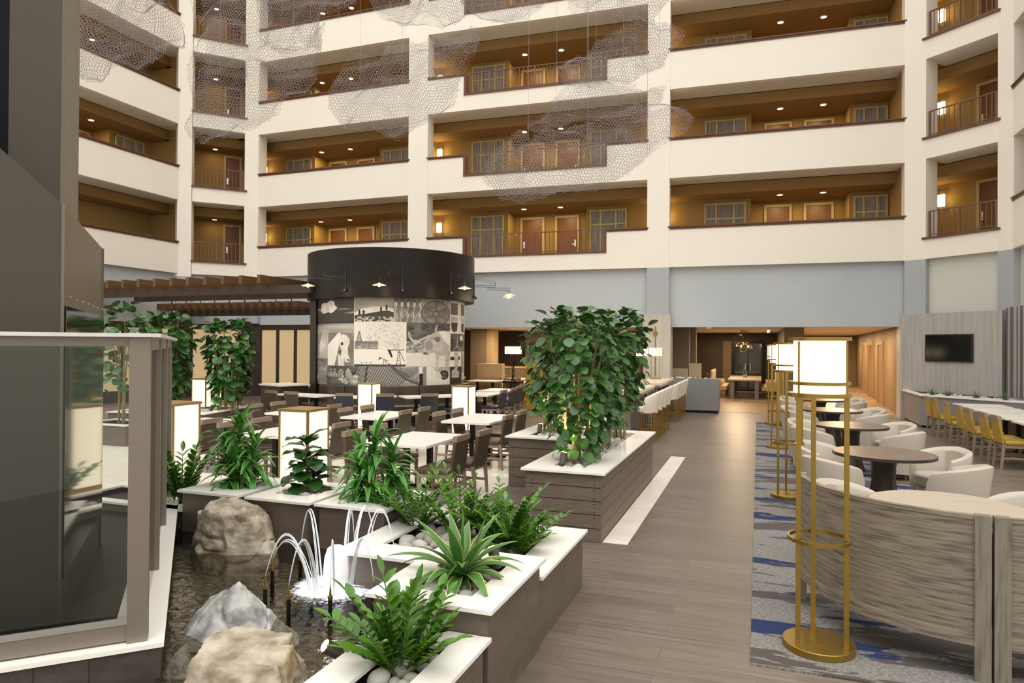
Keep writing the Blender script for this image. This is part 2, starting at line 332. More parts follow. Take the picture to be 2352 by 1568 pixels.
for bk, (A, B) in BAYS.items():
    T, L = frameM(A, B); ang = math.atan2(B[1]-A[1], B[0]-A[0])
    side = 'wall_left' if bk in ('LL', 'LC') else ('wall_right' if bk in ('RC', 'RR') else 'wall_back')
    low = bk in ('LC', 'RC')
    for k in range(5):
        zf = 4.75+2.8*k; zb = zf-.24; zc = zf+1.0
        if k == 0 and bk in ('LL', 'LC', 'L1'): zb = 4.60
        w = MB(T)
        capt = MB(T)
        if low:
            w.box(0, L, 0, .18, zb, zf+.30); capt.box(-.06, L+.06, -.05, .2, zf+.30, zf+.36)
            k < 4 and railing(T, .06, L-.06, .09, zf+.36, zf+1.1, 'short bronze railing on the %s balcony of the %s' % (LEV[k], WHERE[bk]), ang)
        elif bk == 'MM':
            a, b = 1.36, 6.33
            w.box(0, a, 0, .18, zb, zc).box(b, L, 0, .18, zb, zc).box(a, b, 0, .18, zb, zf+.28)
            capt.box(-.02, a+.02, -.04, .2, zc, zc+.035).box(0, a, -.02, .19, zc-.05, zc).box(b-.02, L+.02, -.04, .2, zc, zc+.035).box(b, L, -.02, .19, zc-.05, zc)
            capt.box(a, a+.1, -.02, .19, zf+.34, zc).box(b-.04, b, -.02, .19, zf+.34, zc).box(a, b, -.03, .2, zf+.28, zf+.34)
            k < 4 and railing(T, a+.1, b-.04, .09, zf+.34, zf+1.07, 'long bronze railing on the %s balcony of the %s' % (LEV[k], WHERE[bk]), ang)
        else:
            w.box(0, L, 0, .18, zb, zc)
            capt.box(-.03, L+.03, -.045, .2, zc+.0, zc+.04).box(0, L, -.02, .19, zc-.06, zc)
        st(w, side, cream); st(capt, 'trim_%d' % (k+1), capm)
        D = 3.4
        s0, s1 = (-.66, L+.05) if bk in ('MM', 'MR') else ((-.3, L+.66) if bk == 'LL' else ((-1.6, L) if bk == 'L1' else (-.9, L+.9)))
        # floor slab / soffit
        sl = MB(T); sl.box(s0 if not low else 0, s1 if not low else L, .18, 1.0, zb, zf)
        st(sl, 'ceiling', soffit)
        if True:
            st(MB(T).box(s0, s1, 1.0, D, zb, zf), 'floor', carpetup)
        # lowered corridor ceiling of this level (bulkhead)
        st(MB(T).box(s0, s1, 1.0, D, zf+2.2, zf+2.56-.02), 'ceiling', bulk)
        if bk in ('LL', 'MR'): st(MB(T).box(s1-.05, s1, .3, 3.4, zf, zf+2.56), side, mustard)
        # back wall
        P = PROP.get(bk)
        bw = MB(T)
        if P and not (bk == 'LL' and k == 0) and k < 4:
            r0s, r1s = P['r']
            bw.box(s0, r0s, 2.0, 2.12, zf, zf+2.2).box(r1s, s1, 2.0, 2.12, zf, zf+2.2).box(r0s-.12, r0s, 2.12, 3.02, zf, zf+2.2).box(r1s, r1s+.12, 2.12, 3.02, zf, zf+2.2).box(r0s, r1s, 2.9, 3.02, zf, zf+2.2)
            for a, b in P['w']: window(T, a, b, 2.0, zf+.12, zf+2.08)
            for i, (a, b) in enumerate(P['d']):
                door(T, a, b, 2.9, zf, i % 2 == 0)
                if bk != 'LL':
                    x = a-.2 if i == 0 else b+.2
                    q = T @ Vector((x, 2.89, zf+1.5))
                    tag(MB().box(-.05, .05, -.012, 0, -.06, .06).build('room_sign', framec), 'cream number plate beside the %s door, %s balcony, %s' % ('left' if i == 0 else 'right', LEV[k], WHERE[bk]), 'sign', 'room number plates', tuple(q), ang)
            for s in P['sc']:
                q = T @ Vector((s, 2.0, zf+1.72)); sconce(tuple(q), ang, 'lit wall sconce on the %s balcony corridor, %s' % (LEV[k], WHERE[bk]))
                point('sconce_light', tuple(T @ Vector((s, 1.82, zf+1.72))), 16, (1, .66, .24), .06)
            for i, s in enumerate(P['dl']):
                q = T @ Vector((s, 1.7, zf+2.2)); pos = 'left' if i == 0 else 'right'
                downlight(tuple(q), '%s downlight by the doors, %s balcony, %s' % (pos, LEV[k], WHERE[bk]))
                area('alcove_light', tuple(T @ Vector((s, 2.0, zf+2.17))), 15, .2, (1, .70, .32))
        else:
            bw.box(s0, s1, 2.0, 2.12, zf, zf+2.2)
            if k == 4: pass
            elif bk == 'LC':
                bw.box(-.3, -.2, .6, 2.0, zf, zf+2.2).box(L+.2, L+.3, .6, 2.0, zf, zf+2.2)
                door(T, 1.2, 1.84, 2.0, zf, True)
                q = T @ Vector((.84, 1.5, zf+2.2)); downlight(tuple(q), 'lit round downlight above the short railing, %s balcony, %s' % (LEV[k], WHERE[bk]))
                area('alcove_light', tuple(T @ Vector((.84, 1.5, zf+2.17))), 2.5, .2, (1, .6, .25))
            if bk == 'RC' and k < 4:
                door(T, .35, 1.2, 2.0, zf, True)
                q = T @ Vector((-.65, 2.0, zf+1.72)); sconce(tuple(q), ang, 'lit wall sconce on the %s balcony corridor, %s' % (LEV[k], WHERE[bk]))
                point('sconce_light', tuple(T @ Vector((-.65, 1.82, zf+1.72))), 10, (1, .65, .2), .06)
                bw.box(-1.6, -.9, 2.0, 2.12, zf, zf+2.2)
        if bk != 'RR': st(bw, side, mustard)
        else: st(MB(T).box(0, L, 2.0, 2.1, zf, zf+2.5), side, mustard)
    # ground floor wall above openings
    zt = 4.51 if bk in ('MR', 'MM', 'RC', 'RR') else 4.60
    cb = greenish if bk in ('RC', 'RR') else bluegrey
    z0 = {'MR': 2.63, 'MM': 2.63, 'RC': 0, 'RR': 0}.get(bk, 2.80)
    st(MB(T).box(0, L, .16, .4, z0, zt), side, cb)
# columns
def column(poly, zl=0):
    st(MB().prism(poly, 4.50, 16), 'wall_back', cream); st(MB().prism(poly, zl, 4.50), 'wall_back', bluedark)
column([(-20.13, 19.24), (-19.82, 19.6), (-20.2, 20.1), (-20.6, 19.6)], 2.8)
column([(-18.58, 20.96), (-18.2, 21.28), (-18.2, 21.75), (-18.95, 21.4)], 2.8)
column([(-11.67, 21.28), (-10.93, 21.31), (-10.95, 21.8), (-11.67, 21.78)])
column([(-3.33, 21.67), (-2.64, 21.70), (-2.66, 22.15), (-3.35, 22.12)])
column([(3.91, 22.0), (4.39, 21.76), (4.75, 22.15), (3.91, 22.6)])
column([(5.75, 20.56), (5.97, 20.13), (6.5, 20.2), (6.15, 20.9)])
# wood cladding low on the middle column and the television wall
cladm = mat('pale vertical grain cladding', (.47, .44, .41), .5, var=(2.2, (.37, .355, .345), .35, .65), vs=(7, 7, .35))
cladw = mat('warm pale cladding', (.55, .50, .43), .5, var=(2.2, (.46, .42, .37), .35, .65), vs=(7, 7, .35))
st(MB().box(-3.42, -2.58, 21.6, 21.66, 0, 3.02).box(-3.42, -3.36, 21.66, 22.2, 0, 3.02).box(-2.63, -2.58, 21.66, 22.2, 0, 3.02), 'wall_back', cladw)
Tt, Lt = frameM((3.84, 22.02), (5.70, 20.04))
st(MB(Tt).box(0, Lt, 0, .12, 0, 2.97), 'wall_right', cladm)
st(MB().box(3.80, 3.86, 21.98, 22.5, 0, 2.63), 'trim_5', cladw)
# striped panel on the right wing
strip = MB(); RRx = 5.9
Ts, Ls = frameM((5.72, 20.02), (5.75, 12.6))
st(MB(Ts).box(0, Ls, .08, .3, 0, 3.0), 'wall_right', greenish)
sm = MB(Ts); sg = MB(Ts)
for i, (a, b) in enumerate([(0, .18), (.32, .52), (.75, .85), (.98, 1.15), (1.3, 1.45)]): sm.box(a, b, .05, .08, .85, 3.02)
for a in (.2, .27, .58, .66, .88, .93, 1.2, 1.5): sg.box(a, a+.03, .04, .08, .85, 3.02)
st(sm, 'trim_6', mat('charcoal stripe', (.13, .12, .115), .5)); st(sg, 'trim_7', mat('silver stripe', (.55, .54, .53), .35, .3))

# ---------------------------------------------------------------- glowing folding partition under the left balconies
def partition(T, L, n, z1, name):
    h = z1
    st(MB(T).box(0, L, .12, .26, h, h+.05), 'trim_8', mat('pale metal trim', (.5, .45, .38), .4))
    for i in range(n):
        a = L*i/n; b = L*(i+1)/n; ndoor[0] += 1
        o = st(MB(T).box(a+.06, b-.06, .2, .22, .4, h-.2), 'door_%d' % ndoor[0], glowp)
        MB(T).box(a, a+.06, .15, .26, 0, h).box(b-.06, b, .15, .26, 0, h).box(a+.06, b-.06, .15, .26, h-.2, h).box(a+.06, b-.06, .15, .26, 0, .4).build('door_frame', darkwood, o)
for bk, n in (('LL', 5), ('LC', 1), ('L1', 8)):
    T, L = frameM(*BAYS[bk]); partition(T, L, n, 2.75, bk)
for a, b in (((-20.1, 19.25), (-19.84, 19.65)), ((-18.56, 20.98), (-18.2, 21.3))):
    T, L = frameM(a, b); st(MB(T).box(-.1, L+.1, .12, .26, 0, 2.8), 'wall_back', darkwood)
for bk in ('LL', 'LC', 'L1'):
    T, L = frameM(*BAYS[bk]); st(MB(T).box(-1.2, L+1.2 if bk != 'L1' else L, .9, 1.0, 0, 2.8), 'wall_back', darkwood)

# ---------------------------------------------------------------- rooms behind the back openings
wallbr = mat('dark brown wallcovering', (.055, .035, .025), .6, var=(3, (.075, .05, .035), .3, .7), vs=(.5, .5, 20))
wallbe = mat('taupe wallcovering', (.24, .185, .125), .7, var=(4, (.20, .155, .105), .3, .7), vs=(.5, .5, 12))
slatw = mat('horizontal slat wall', (.25, .175, .10), .6, var=(2.5, (.15, .10, .055), .35, .65), vs=(.4, .4, 30))
ceilb = mat('room ceiling paint', (.72, .66, .56), .8)
st(MB().prism([(-12, 21.58), (4.2, 22.34), (7, 22.4), (7, 44.9), (-12, 44.9)], 2.66, 2.76), 'ceiling', ceilb)
st(MB().box(-12, -3.35, 28.3, 28.4, 0, 2.66).box(-12, -11.9, 22, 28.3, 0, 2.66), 'wall_back', wallbr)
st(MB().box(-9.6, -5.2, 28.15, 28.3, 0, 2.66), 'wall_back', wallbe)
st(MB().box(-10.62, -9.94, 24.5, 25.2, 0, 2.66), 'wall_back', wallbe)
st(MB().box(-9.94, -9.7, 24.55, 25.15, 0, 2.66), 'wall_back', mat('sconce lit wallcovering', (.42, .31, .18), .7))  # narrow strip on the pillar side; sconce light is put into its lighter colour
st(MB().box(-3.4, -3.3, 22.2, 33, 0, 2.66), 'wall_back', wallbe)
st(MB().box(-3.3, 1.02, 33, 33.1, 0, 2.66), 'wall_back', wallbr)
st(MB().box(-2.70, -2.16, 23.2, 24.0, 0, 2.66), 'wall_back', wallbe); st(MB().box(-2.16, -1.98, 23.7, 24.0, 0, 2.66), 'wall_back', wallbe)
st(MB().box(.80, 1.40, 24.0, 33.1, 0, 2.66), 'wall_back', wallbe)
st(MB().box(-1.55, -1.17, 32.94, 33.0, 0, 2.3), 'trim_9', slatw)
ndoor[0] += 1
o = st(MB().box(-1.02, .14, 32.92, 32.95, .05, 2.18), 'door_%d' % ndoor[0], glassd)
MB().box(-1.16, -1.02, 32.88, 33, 0, 2.3).box(.14, .26, 32.88, 33, 0, 2.3).box(-1.02, .14, 32.88, 33, 2.18, 2.3).box(-.46, -.42, 32.88, 32.96, 0, 2.18).build('door_frame', black, o)
MB().box(-.56, -.54, 32.8, 32.82, .95, 1.25).box(-.34, -.32, 32.8, 32.82, .95, 1.25).box(-.56, -.5, 32.8, 32.9, 1.23, 1.25).box(-.56, -.5, 32.8, 32.9, .95, .97).box(-.38, -.32, 32.8, 32.9, 1.23, 1.25).box(-.38, -.32, 32.8, 32.9, .95, .97).build('door_handle', chrome, o)
# hallway right
st(MB().prism([(3.86, 22.3), (4.86, 40), (5.0, 40), (4.05, 22.3)], 0, 2.66), 'wall_right', slatw)
st(MB().box(1.3, 6, 40, 40.1, 0, 2.66), 'wall_back', slatw)
for i, y in enumerate((27.3, 31.0, 33.6)):
    ndoor[0] += 1; x = 3.86+(y-22.3)*.0565
    o = st(MB().box(x-.03, x+.0, y-.5, y+.5, 0, 2.12), 'door_%d' % ndoor[0], mat('tan hallway door', (.27, .18, .095), .5))
    fm = MB().box(x-.06, x, y-.6, y-.5, 0, 2.12).box(x-.06, x, y+.5, y+.6, 0, 2.12).box(x-.06, x, y-.6, y+.6, 2.12, 2.25)
    if i == 1:
        for q in range(7): fm.box(x-.06, x-.03, y-.42+q*.13, y-.38+q*.13, .1, 2.1)
    fm.build('door_frame', mat('tan door casing', (.33, .225, .125), .5), o)
# warm lamps of the rooms behind
for x, y, e in ((2.6, 25, 150), (2.9, 29, 150), (3.2, 33, 130), (3.4, 37, 120)): area('hall_light', (x, y, 2.6), e, .6, (1, .68, .36))
for x, y, e in ((-.6, 24.6, 90), (-.8, 28.5, 70), (-1.0, 31.2, 40), (-9, 23.6, 70), (-6, 23.8, 70), (-8, 26.5, 60), (-4.6, 25, 60)): area('room_light', (x, y, 2.6), e, .5, (1, .74, .46))
for i, (x, y, l) in enumerate(((-1.55, 23.6, 'round downlight in the lounge ceiling left of the brass chandelier'), (-8.9, 24.6, 'left of two downlights in the ceiling over the rear dining room'), (-8.1, 24.4, 'right of two downlights in the ceiling over the rear dining room'))): downlight((x, y, 2.66), l, 'ground floor downlights')
# raised pier colour / track lights
t = thing('track_light', 'short row of small lit spotlights on the lounge ceiling right of the chandelier', 'ceiling light', (.35, 27, 2.6))
MB().box(-.03, .03, -1, 1, .03, .06).build('track', ceilb, t)
for q in range(4): MB().rod((0, -.8+q*.5, -.03), (0, -.8+q*.5, .03), .035).build('spotlight', glowd, t)
# sign
c = bpy.data.curves.new('sign', 'FONT'); c.body = "Hallford's"; c.size = .16; c.extrude = .006; c.align_x = 'CENTER'
so_ = bpy.data.objects.new('tmp', c); COL.objects.link(so_)
dg = bpy.context.evaluated_depsgraph_get(); me = bpy.data.meshes.new_from_object(so_.evaluated_get(dg)); bpy.data.objects.remove(so_)
sgm = mat('dull bronze lettering', (.26, .18, .10), .5, .3); me.materials.clear(); me.materials.append(sgm)
sgn = bpy.data.objects.new('lettering', me); COL.objects.link(sgn)
t = thing('wall_sign', "bronze Hallford's lettering with small emblem on the dark lounge wall", 'sign', (-2.02, 32.97, 1.80))
sgn.parent = t; sgn.rotation_euler = (PI/2, 0, 0)
MB().prism([(-.44, 0), (-.34, .06), (-.44, .13), (-.41, .06)], -.01, .01).build('emblem', sgm, t).rotation_euler = (PI/2, 0, 0)
MB().box(-.2, .25, -.01, 0, -.07, -.055).build('underline', sgm, t)
# ================================================================ FURNITURE
def chair_proto(label, leath, name='dining_chair', h=.88, group='taupe leather dining chairs'):
    t = thing(name, label, 'chair', (0, 0, 0), 0, group)
    MB().box(-.225, .225, -.20, .25, .40, .475).build('seat', leath, t, smooth='auto', bev=.025)
    MB().box(-.215, .215, -.21, .23, .355, .40).build('seat_frame', chairwood, t)
    b = MB(); zt = h-.07
    b.add([(-.215, -.20, .42), (.215, -.20, .42), (.215, -.245, .42), (-.215, -.245, .42), (-.205, -.25, zt), (.205, -.25, zt), (.205, -.295, zt), (-.205, -.295, zt)], [(0, 1, 2, 3), (4, 5, 6, 7), (0, 1, 5, 4), (1, 2, 6, 5), (2, 3, 7, 6), (3, 0, 4, 7)])
    b.build('backrest', leath, t, smooth='auto', bev=.012)
    c = MB(); c.add([(-.207, -.243, zt), (.207, -.243, zt), (.207, -.303, zt), (-.207, -.303, zt), (-.2, -.25, h), (.2, -.25, h), (.2, -.31, h), (-.2, -.31, h)], [(0, 1, 2, 3), (4, 5, 6, 7), (0, 1, 5, 4), (1, 2, 6, 5), (2, 3, 7, 6), (3, 0, 4, 7)])
    c.build('top_rail', chairwood, t)
    for x in (-1, 1):
        def leg(x0, y0, z0, x1, y1, z1, w0, w1):
            return MB().add([(x0+a*w0, y0+c2*w0, z0) for a, c2 in ((-1, -1), (1, -1), (1, 1), (-1, 1))]+[(x1+a*w1, y1+c2*w1, z1) for a, c2 in ((-1, -1), (1, -1), (1, 1), (-1, 1))], [(3, 2, 1, 0), (4, 5, 6, 7)]+[(i, (i+1) % 4, 4+(i+1) % 4, 4+i) for i in range(4)])
        leg(x*.2, .225, 0, x*.2, .215, .40, .015, .022).build('leg', chairwood, t)
        leg(x*.2, -.25, 0, x*.21, -.215, .42, .015, .022).build('leg', chairwood, t)
        MB().box(x*.2-.01, x*.2+.01, -.22, .21, .17, .20).build('stretcher', chairwood, t)
    MB().box(-.19, .19, -.02, 0, .17, .20).build('stretcher', chairwood, t)
    return t
PLACED = []
def place(proto, back, face, label, group=None, off=.27):
    """back = floor point under the top of the backrest, face = direction angle the sitter looks (deg, 0=+X)"""
    a = math.radians(face); loc = (back[0]+math.cos(a)*off, back[1]+math.sin(a)*off, 0); rz = a-PI/2
    if proto not in PLACED: PLACED.append(proto); proto.location = loc; proto.rotation_euler = (0, 0, rz); proto['label'] = label; return proto
    return dup(proto, loc, rz, label, group)
ch = chair_proto('x', leather)
def table_proto(w, d, label, name='dining_table'):
    t = thing(name, label, 'table', (0, 0, 0), 0)
    MB().box(-w/2, w/2, -d/2, d/2, .712, .75).build('tabletop', tableW, t, bev=.004)
    for s in (-1, 1):
        y = s*d*.27 if d > w else 0; x = 0 if d > w else s*w*.27
        MB().box(x-.035, x+.035, y-.035, y+.035, .05, .712).build('leg', black, t)
        (MB().box(x-w*.36, x+w*.36, y-.03, y+.03, .02, .055) if d > w else MB().box(x-.03, x+.03, -d*.36, d*.36, .02, .055)).build('foot', black, t)
    return t
def table(x0, x1, y0, y1, label):
    t = table_proto(x1-x0, y1-y0, label); t.location = ((x0+x1)/2, (y0+y1)/2, 0); return t
TB = {'T1': (-4.72, -3.87, 7.56, 8.8, 'front white dining table, beside the lower end of the plank planters'),
      'T2': (-6.84, -5.95, 10.1, 11.35, 'white dining table in the middle row, in front of the lantern by the mural banquette'),
      'T3': (-4.95, -4.08, 10.2, 11.6, 'white dining table nearest the rear plank planter, in front of the right hand lantern'),
      'T4': (-6.85, -5.95, 7.6, 8.85, 'white dining table directly behind the lantern of the square planters'),
      'T5': (-8.5, -7.62, 10.15, 11.3, 'white dining table in the left part of the middle row, before the service counter'),
      'T6': (-8.85, -8.0, 7.85, 9.1, 'white dining table at far left of the front row, behind the leftmost lantern')}
for k_, v in TB.items(): table(*v)
nm = {'T1': 'the front table by the plank planters', 'T2': 'the middle row centre table', 'T3': 'the table beside the rear plank planter', 'T4': 'the table behind the front lantern', 'T5': 'the middle row left table', 'T6': 'the far left front table'}
for k_, cs in {'T1': [(-3.50, 7.80, 180, 'near'), (-3.45, 8.40, 180, 'far'), (-5.02, 7.70, 0, 'near'), (-5.03, 8.38, 0, 'far')],
               'T2': [(-5.74, 10.43, 180, 'near'), (-5.72, 11.09, 180, 'far'), (-6.92, 10.38, 0, 'near'), (-6.86, 11.02, 0, 'far')],
               'T3': [(-3.83, 10.39, 180, 'near'), (-3.87, 11.19, 180, 'far'), (-5.08, 10.42, 0, 'near'), (-5.04, 11.08, 0, 'far')],
               'T4': [(-5.67, 8.40, 180, 'only visible'), (-7.18, 7.83, 0, 'near'), (-7.15, 8.48, 0, 'far')],
               'T5': [(-7.5, 10.88, 180, 'only visible'), (-8.88, 10.34, 0, 'near'), (-8.86, 10.98, 0, 'far')],
               'T6': [(-7.72, 8.05, 180, 'near'), (-7.73, 8.70, 180, 'far')]}.items():
    for x, y, f, w in cs: place(ch, (x, y), f, 'taupe dining chair, %s one on the %s of %s' % (w, 'right' if f == 180 else 'left', nm[k_]))
# tables and chairs around the mural drum
TC = Vector((-10.2, 17.7, 0))
def pol(phi, r): a = math.radians(phi); return (TC.x+r*math.sin(a), TC.y-r*math.cos(a))
for phi, r, w, l in ((-9, 3.45, 1.5, 'white table at the left end of the curved banquette'), (20, 3.55, 1.4, 'white table at the middle of the curved banquette'), (46, 3.55, 1.5, 'white table at the right end of the curved banquette')):
    t = table_proto(w, .7, l); x, y = pol(phi, r); t.location = (x, y, 0); t.rotation_euler = (0, 0, math.radians(phi))
navyc = chair_proto('x', navy, group='navy leather dining chairs')
for phi, r, l, pr_ in ((-13, 4.25, 'taupe leather dining chair, left of two with their backs to us by the service counter', ch), (-4, 4.25, 'taupe leather dining chair, right of two with their backs to us by the service counter', ch),
                       (15.5, 4.35, 'navy backed dining chair at the middle banquette table, left of the rear lantern', navyc), (28, 4.45, 'navy backed dining chair partly behind the rear lantern', navyc),
                       (41, 4.55, 'navy backed dining chair at the right banquette table, left of the right hand lantern', navyc), (51, 4.5, 'navy backed dining chair hidden mostly by the right hand lantern', navyc)):
    x, y = pol(phi, r); place(pr_, (x, y), 90+phi, l, pr_['group'])
t = table_proto(.9, 1.15, 'white table with blue chairs right of the mural drum, nearer one'); t.location = (-6.85, 16.45, 0)
t = table_proto(.9, 1.1, 'white table with blue chairs right of the mural drum, farther one'); t.location = (-6.95, 18.1, 0)
for x, y, l in ((-6.1, 16.2, 'nearest of the row of blue leather chairs right of the mural drum'), (-6.12, 17.0, 'second of the row of blue leather chairs right of the mural drum'), (-6.3, 17.95, 'third of the row of blue leather chairs right of the mural drum'), (-6.45, 18.7, 'farthest of the row of blue leather chairs right of the mural drum')):
    place(navyc, (x, y), 180, l, 'navy leather dining chairs')
# rear dining room
for x, y, w, d, l in ((-9.3, 22.8, 1.1, .9, 'white table in the rear dining room nearest the mural drum'), (-7.5, 22.6, 1.1, .9, 'white table in the rear dining room under the square shaded lamp'), (-8.6, 24.9, 1.2, .9, 'white table in the rear dining room behind the others')):
    t = table_proto(w, d, l); t.location = (x, y, 0)
for x, y, f, l in ((-10.1, 22.6, 0, 'left of the chairs at the rear room table nearest the mural drum'), (-8.45, 22.7, 180, 'taupe chair between the two nearer rear room tables, left one'), (-8.2, 23.3, 180, 'taupe chair between the two nearer rear room tables, right one'), (-7.1, 21.9, 90, 'taupe chair in front of the table under the square shaded lamp'), (-7.9, 21.9, 90, 'taupe chair front left of the table under the square shaded lamp'),
                   (-9.4, 25.0, 0, 'left chair at the rearmost white table'), (-7.8, 24.9, 180, 'right chair at the rearmost white table')):
    place(ch, (x, y), f, 'dining chair, '+l)
# mustard chairs and banquette at the right
yc = chair_proto('x', yellowl, group='mustard leather dining chairs')
ords = ['farthest', 'second farthest', 'third farthest', 'middle', 'third nearest', 'second nearest', 'nearest']
for (x, y), o_ in zip([(3.75, 18.32), (3.77, 17.80), (3.74, 16.66), (3.75, 15.72), (3.75, 15.06), (3.76, 14.20), (3.79, 13.62)], ords):
    place(yc, (x, y), 0, 'mustard leather dining chair, %s of the seven in a row' % o_, 'mustard leather dining chairs')
for y0, y1, l in ((17.3, 18.15, 'farthest'), (16.0, 17.1, 'second farthest'), (14.6, 15.8, 'second nearest'), (12.9, 14.3, 'nearest')):
    t = table_proto(.95, y1-y0, '%s of the four white tables between mustard chairs and banquette' % l); t.location = (4.68, (y0+y1)/2, 0)
tw = mat('brown tweed', (.085, .06, .04), .9, var=(70, (.18, .14, .10), .4, .6))
t = thing('wall_banquette', 'brown tweed banquette along the striped right wall', 'banquette', (5.4, 15.6, 0))
MB().box(-.3, .16, -3.6, 2.1, .12, .45).build('seat', tw, t, smooth='auto', bev=.04); MB().box(.16, .34, -3.6, 2.1, .12, .98).build('backrest', tw, t, smooth='auto', bev=.06)
MB().box(-.2, .3, -3.55, 2.05, 0, .12).build('plinth', black, t)

# round tables and barrel chairs
def barrel_shell(ri, ro, zs, zb, dz, n=28, am=118, wall=.035):
    """C-shaped upholstered shell open towards +Y"""
    mb = MB(); prof = []; secs = []
    for i in range(n+1):
        th = math.radians(-90-am+2*am*i/n); u = abs(2*i/n-1); h = zb-dz*u**1.6
        if u > .93: h -= (u-.93)*1.1
        fl = .05*(1-u)
        sec = [(ri, zs), (ri+.005, h-.05), (ri+.02+fl*.5, h-.012), ((ri+ro)/2+fl*.6, h), (ro-.01+fl, h-.02), (ro+fl*.8, h-.06), (ro, (zs+h)/2), (ro-.03, zs)]
        secs.append([(r*math.cos(th), r*math.sin(th), z) for r, z in sec])
    m = 8; v = [p for s_ in secs for p in s_]
    f = [(i*m+k, (i+1)*m+k, (i+1)*m+(k+1) % m, i*m+(k+1) % m) for i in range(n) for k in range(m)]+[tuple(range(m)), tuple(range(n*m+m-1, n*m-1, -1))]
    return mb.add(v, f)
bc = thing('barrel_chair', 'x', 'armchair', (0, 0, 0), 0, 'ivory barrel chairs')
barrel_shell(.255, .335, .12, .765, .13).build('shell', barrelL, bc, smooth='auto')
MB().disc(.265, .28, .44, 28).build('seat', barrelL, bc, smooth='auto', bev=.03); MB().disc(.24, .12, .28, 24).build('seat_base', barrelL, bc)
MB().ring(.27, .03, .0, .03, 28).build('base_ring', brass, bc)
for a in (45, 135, 225, 315): MB().box(.26*math.cos(math.radians(a))-.012, .26*math.cos(math.radians(a))+.012, .26*math.sin(math.radians(a))-.012, .26*math.sin(math.radians(a))+.012, .03, .13).build('leg', brass, bc)
rtw = mat('walnut laminate', (.20, .145, .11), .35, var=(3, (.15, .105, .08), .3, .7), vs=(8, .8, 1))
rtwl = mat('pale oak laminate', (.50, .42, .33), .35, var=(3, (.42, .35, .27), .3, .7), vs=(.8, 8, 1))
def round_table(x, y, l, m):
    t = thing('round_table', l, 'table', (x, y, 0))
    MB().disc(.555, .712, .75, 48).build('tabletop', [m][0], t, bev=.004); MB().ring(.557, .006, .712, .747, 48).build('edge_band', darkwood, t)
    MB().lathe([(0, 0), (.22, 0), (.215, .03), (.165, .2), (.13, .42), (.135, .6), (.17, .712), (0, .712)], 32, closed=False).build('pedestal', darkwood, t, smooth='auto'); return t
first = True
for yc_, nmn, m in ((6.32, 'nearest', rtwl), (9.2, 'second', rtw), (12.3, 'third', rtw), (15.2, 'fourth', rtw), (18.2, 'farthest', rtw)):
    round_table(1.42, yc_, '%s of the round pedestal tables along the patterned carpet' % nmn, m)
    for dx, dy, ds in ((-.58, -.50, 'front left'), (-.60, .56, 'back left'), (.60, -.50, 'front right'), (.70, .60, 'back right')):
        if yc_ == 6.32 and dy < 0: continue
        x = 1.42+dx; y = yc_+dy; rz = math.atan2(-dy*.75, -dx)-PI/2
        l = 'ivory leather barrel chair, %s of the %s round table' % (ds, nmn)
        if first: bc.location = (x, y, 0); bc.rotation_euler = (0, 0, rz); bc['label'] = l; first = False
        else: dup(bc, (x, y, 0), rz, l)
# curved screens round the nearest table
limed = mat('limed grey wood', (.25, .21, .16), .5, var=(5.5, (.07, .057, .044), .42, .74), vs=(.9, .9, 14), bump=.1)
limep = mat('limed grey post wood', (.22, .195, .15), .5, var=(5, (.10, .085, .07), .45, .75), vs=(10, 10, .8), bump=.1)
def curved_screen(a0, a1, label, posts):
    t = thing('curved_screen', label, 'booth screen', (1.46, 5.92, 0))
    Rr = 1.13
    def arc(r0, r1, z0, z1, n=36): return MB().lathe([(r0, z0), (r1, z0), (r1, z1), (r0, z1)], n, (0, 0), math.radians(a0), math.radians(a1))
    arc(Rr-.015, Rr+.015, .28, .985).build('panel', limed, t, smooth='auto')
    arc(Rr-.03, Rr+.03, .22, .29).build('bottom_rail', limed, t, smooth='auto'); arc(Rr-.022, Rr+.022, .975, 1.0).build('top_rail', limed, t, smooth='auto')
    for a in (a0+1.6, a1-1.6):
        c_, s_ = math.cos(math.radians(a)), math.sin(math.radians(a)); P = MB(Matrix(((-s_, c_, 0, Rr*c_), (c_, s_, 0, Rr*s_), (0, 0, 1, 0), (0, 0, 0, 1))))
        P.box(-.042, .042, -.034, .034, 0, 1.004); P.build('post', limep, t)
    return t
curved_screen(180, 262, 'curved limed wood screen in the right foreground behind the big lamp', 1)
curved_screen(263.6, 345, 'curved limed wood screen cut by the right edge of the picture', 1)
t = thing('booth_bench', 'ivory curved bench seat inside the curved wood screens', 'bench', (1.46, 5.92, 0))
MB().lathe([(.68, .30), (1.06, .30), (1.06, .46), (.68, .46)], 40, (0, 0), math.radians(184), math.radians(345)).build('seat', barrelL, t, smooth='auto', bev=.03)
MB().lathe([(1.0, .46), (1.095, .46), (1.095, .9), (1.03, .9)], 40, (0, 0), math.radians(184), math.radians(345)).build('backrest', barrelL, t, smooth='auto', bev=.02)

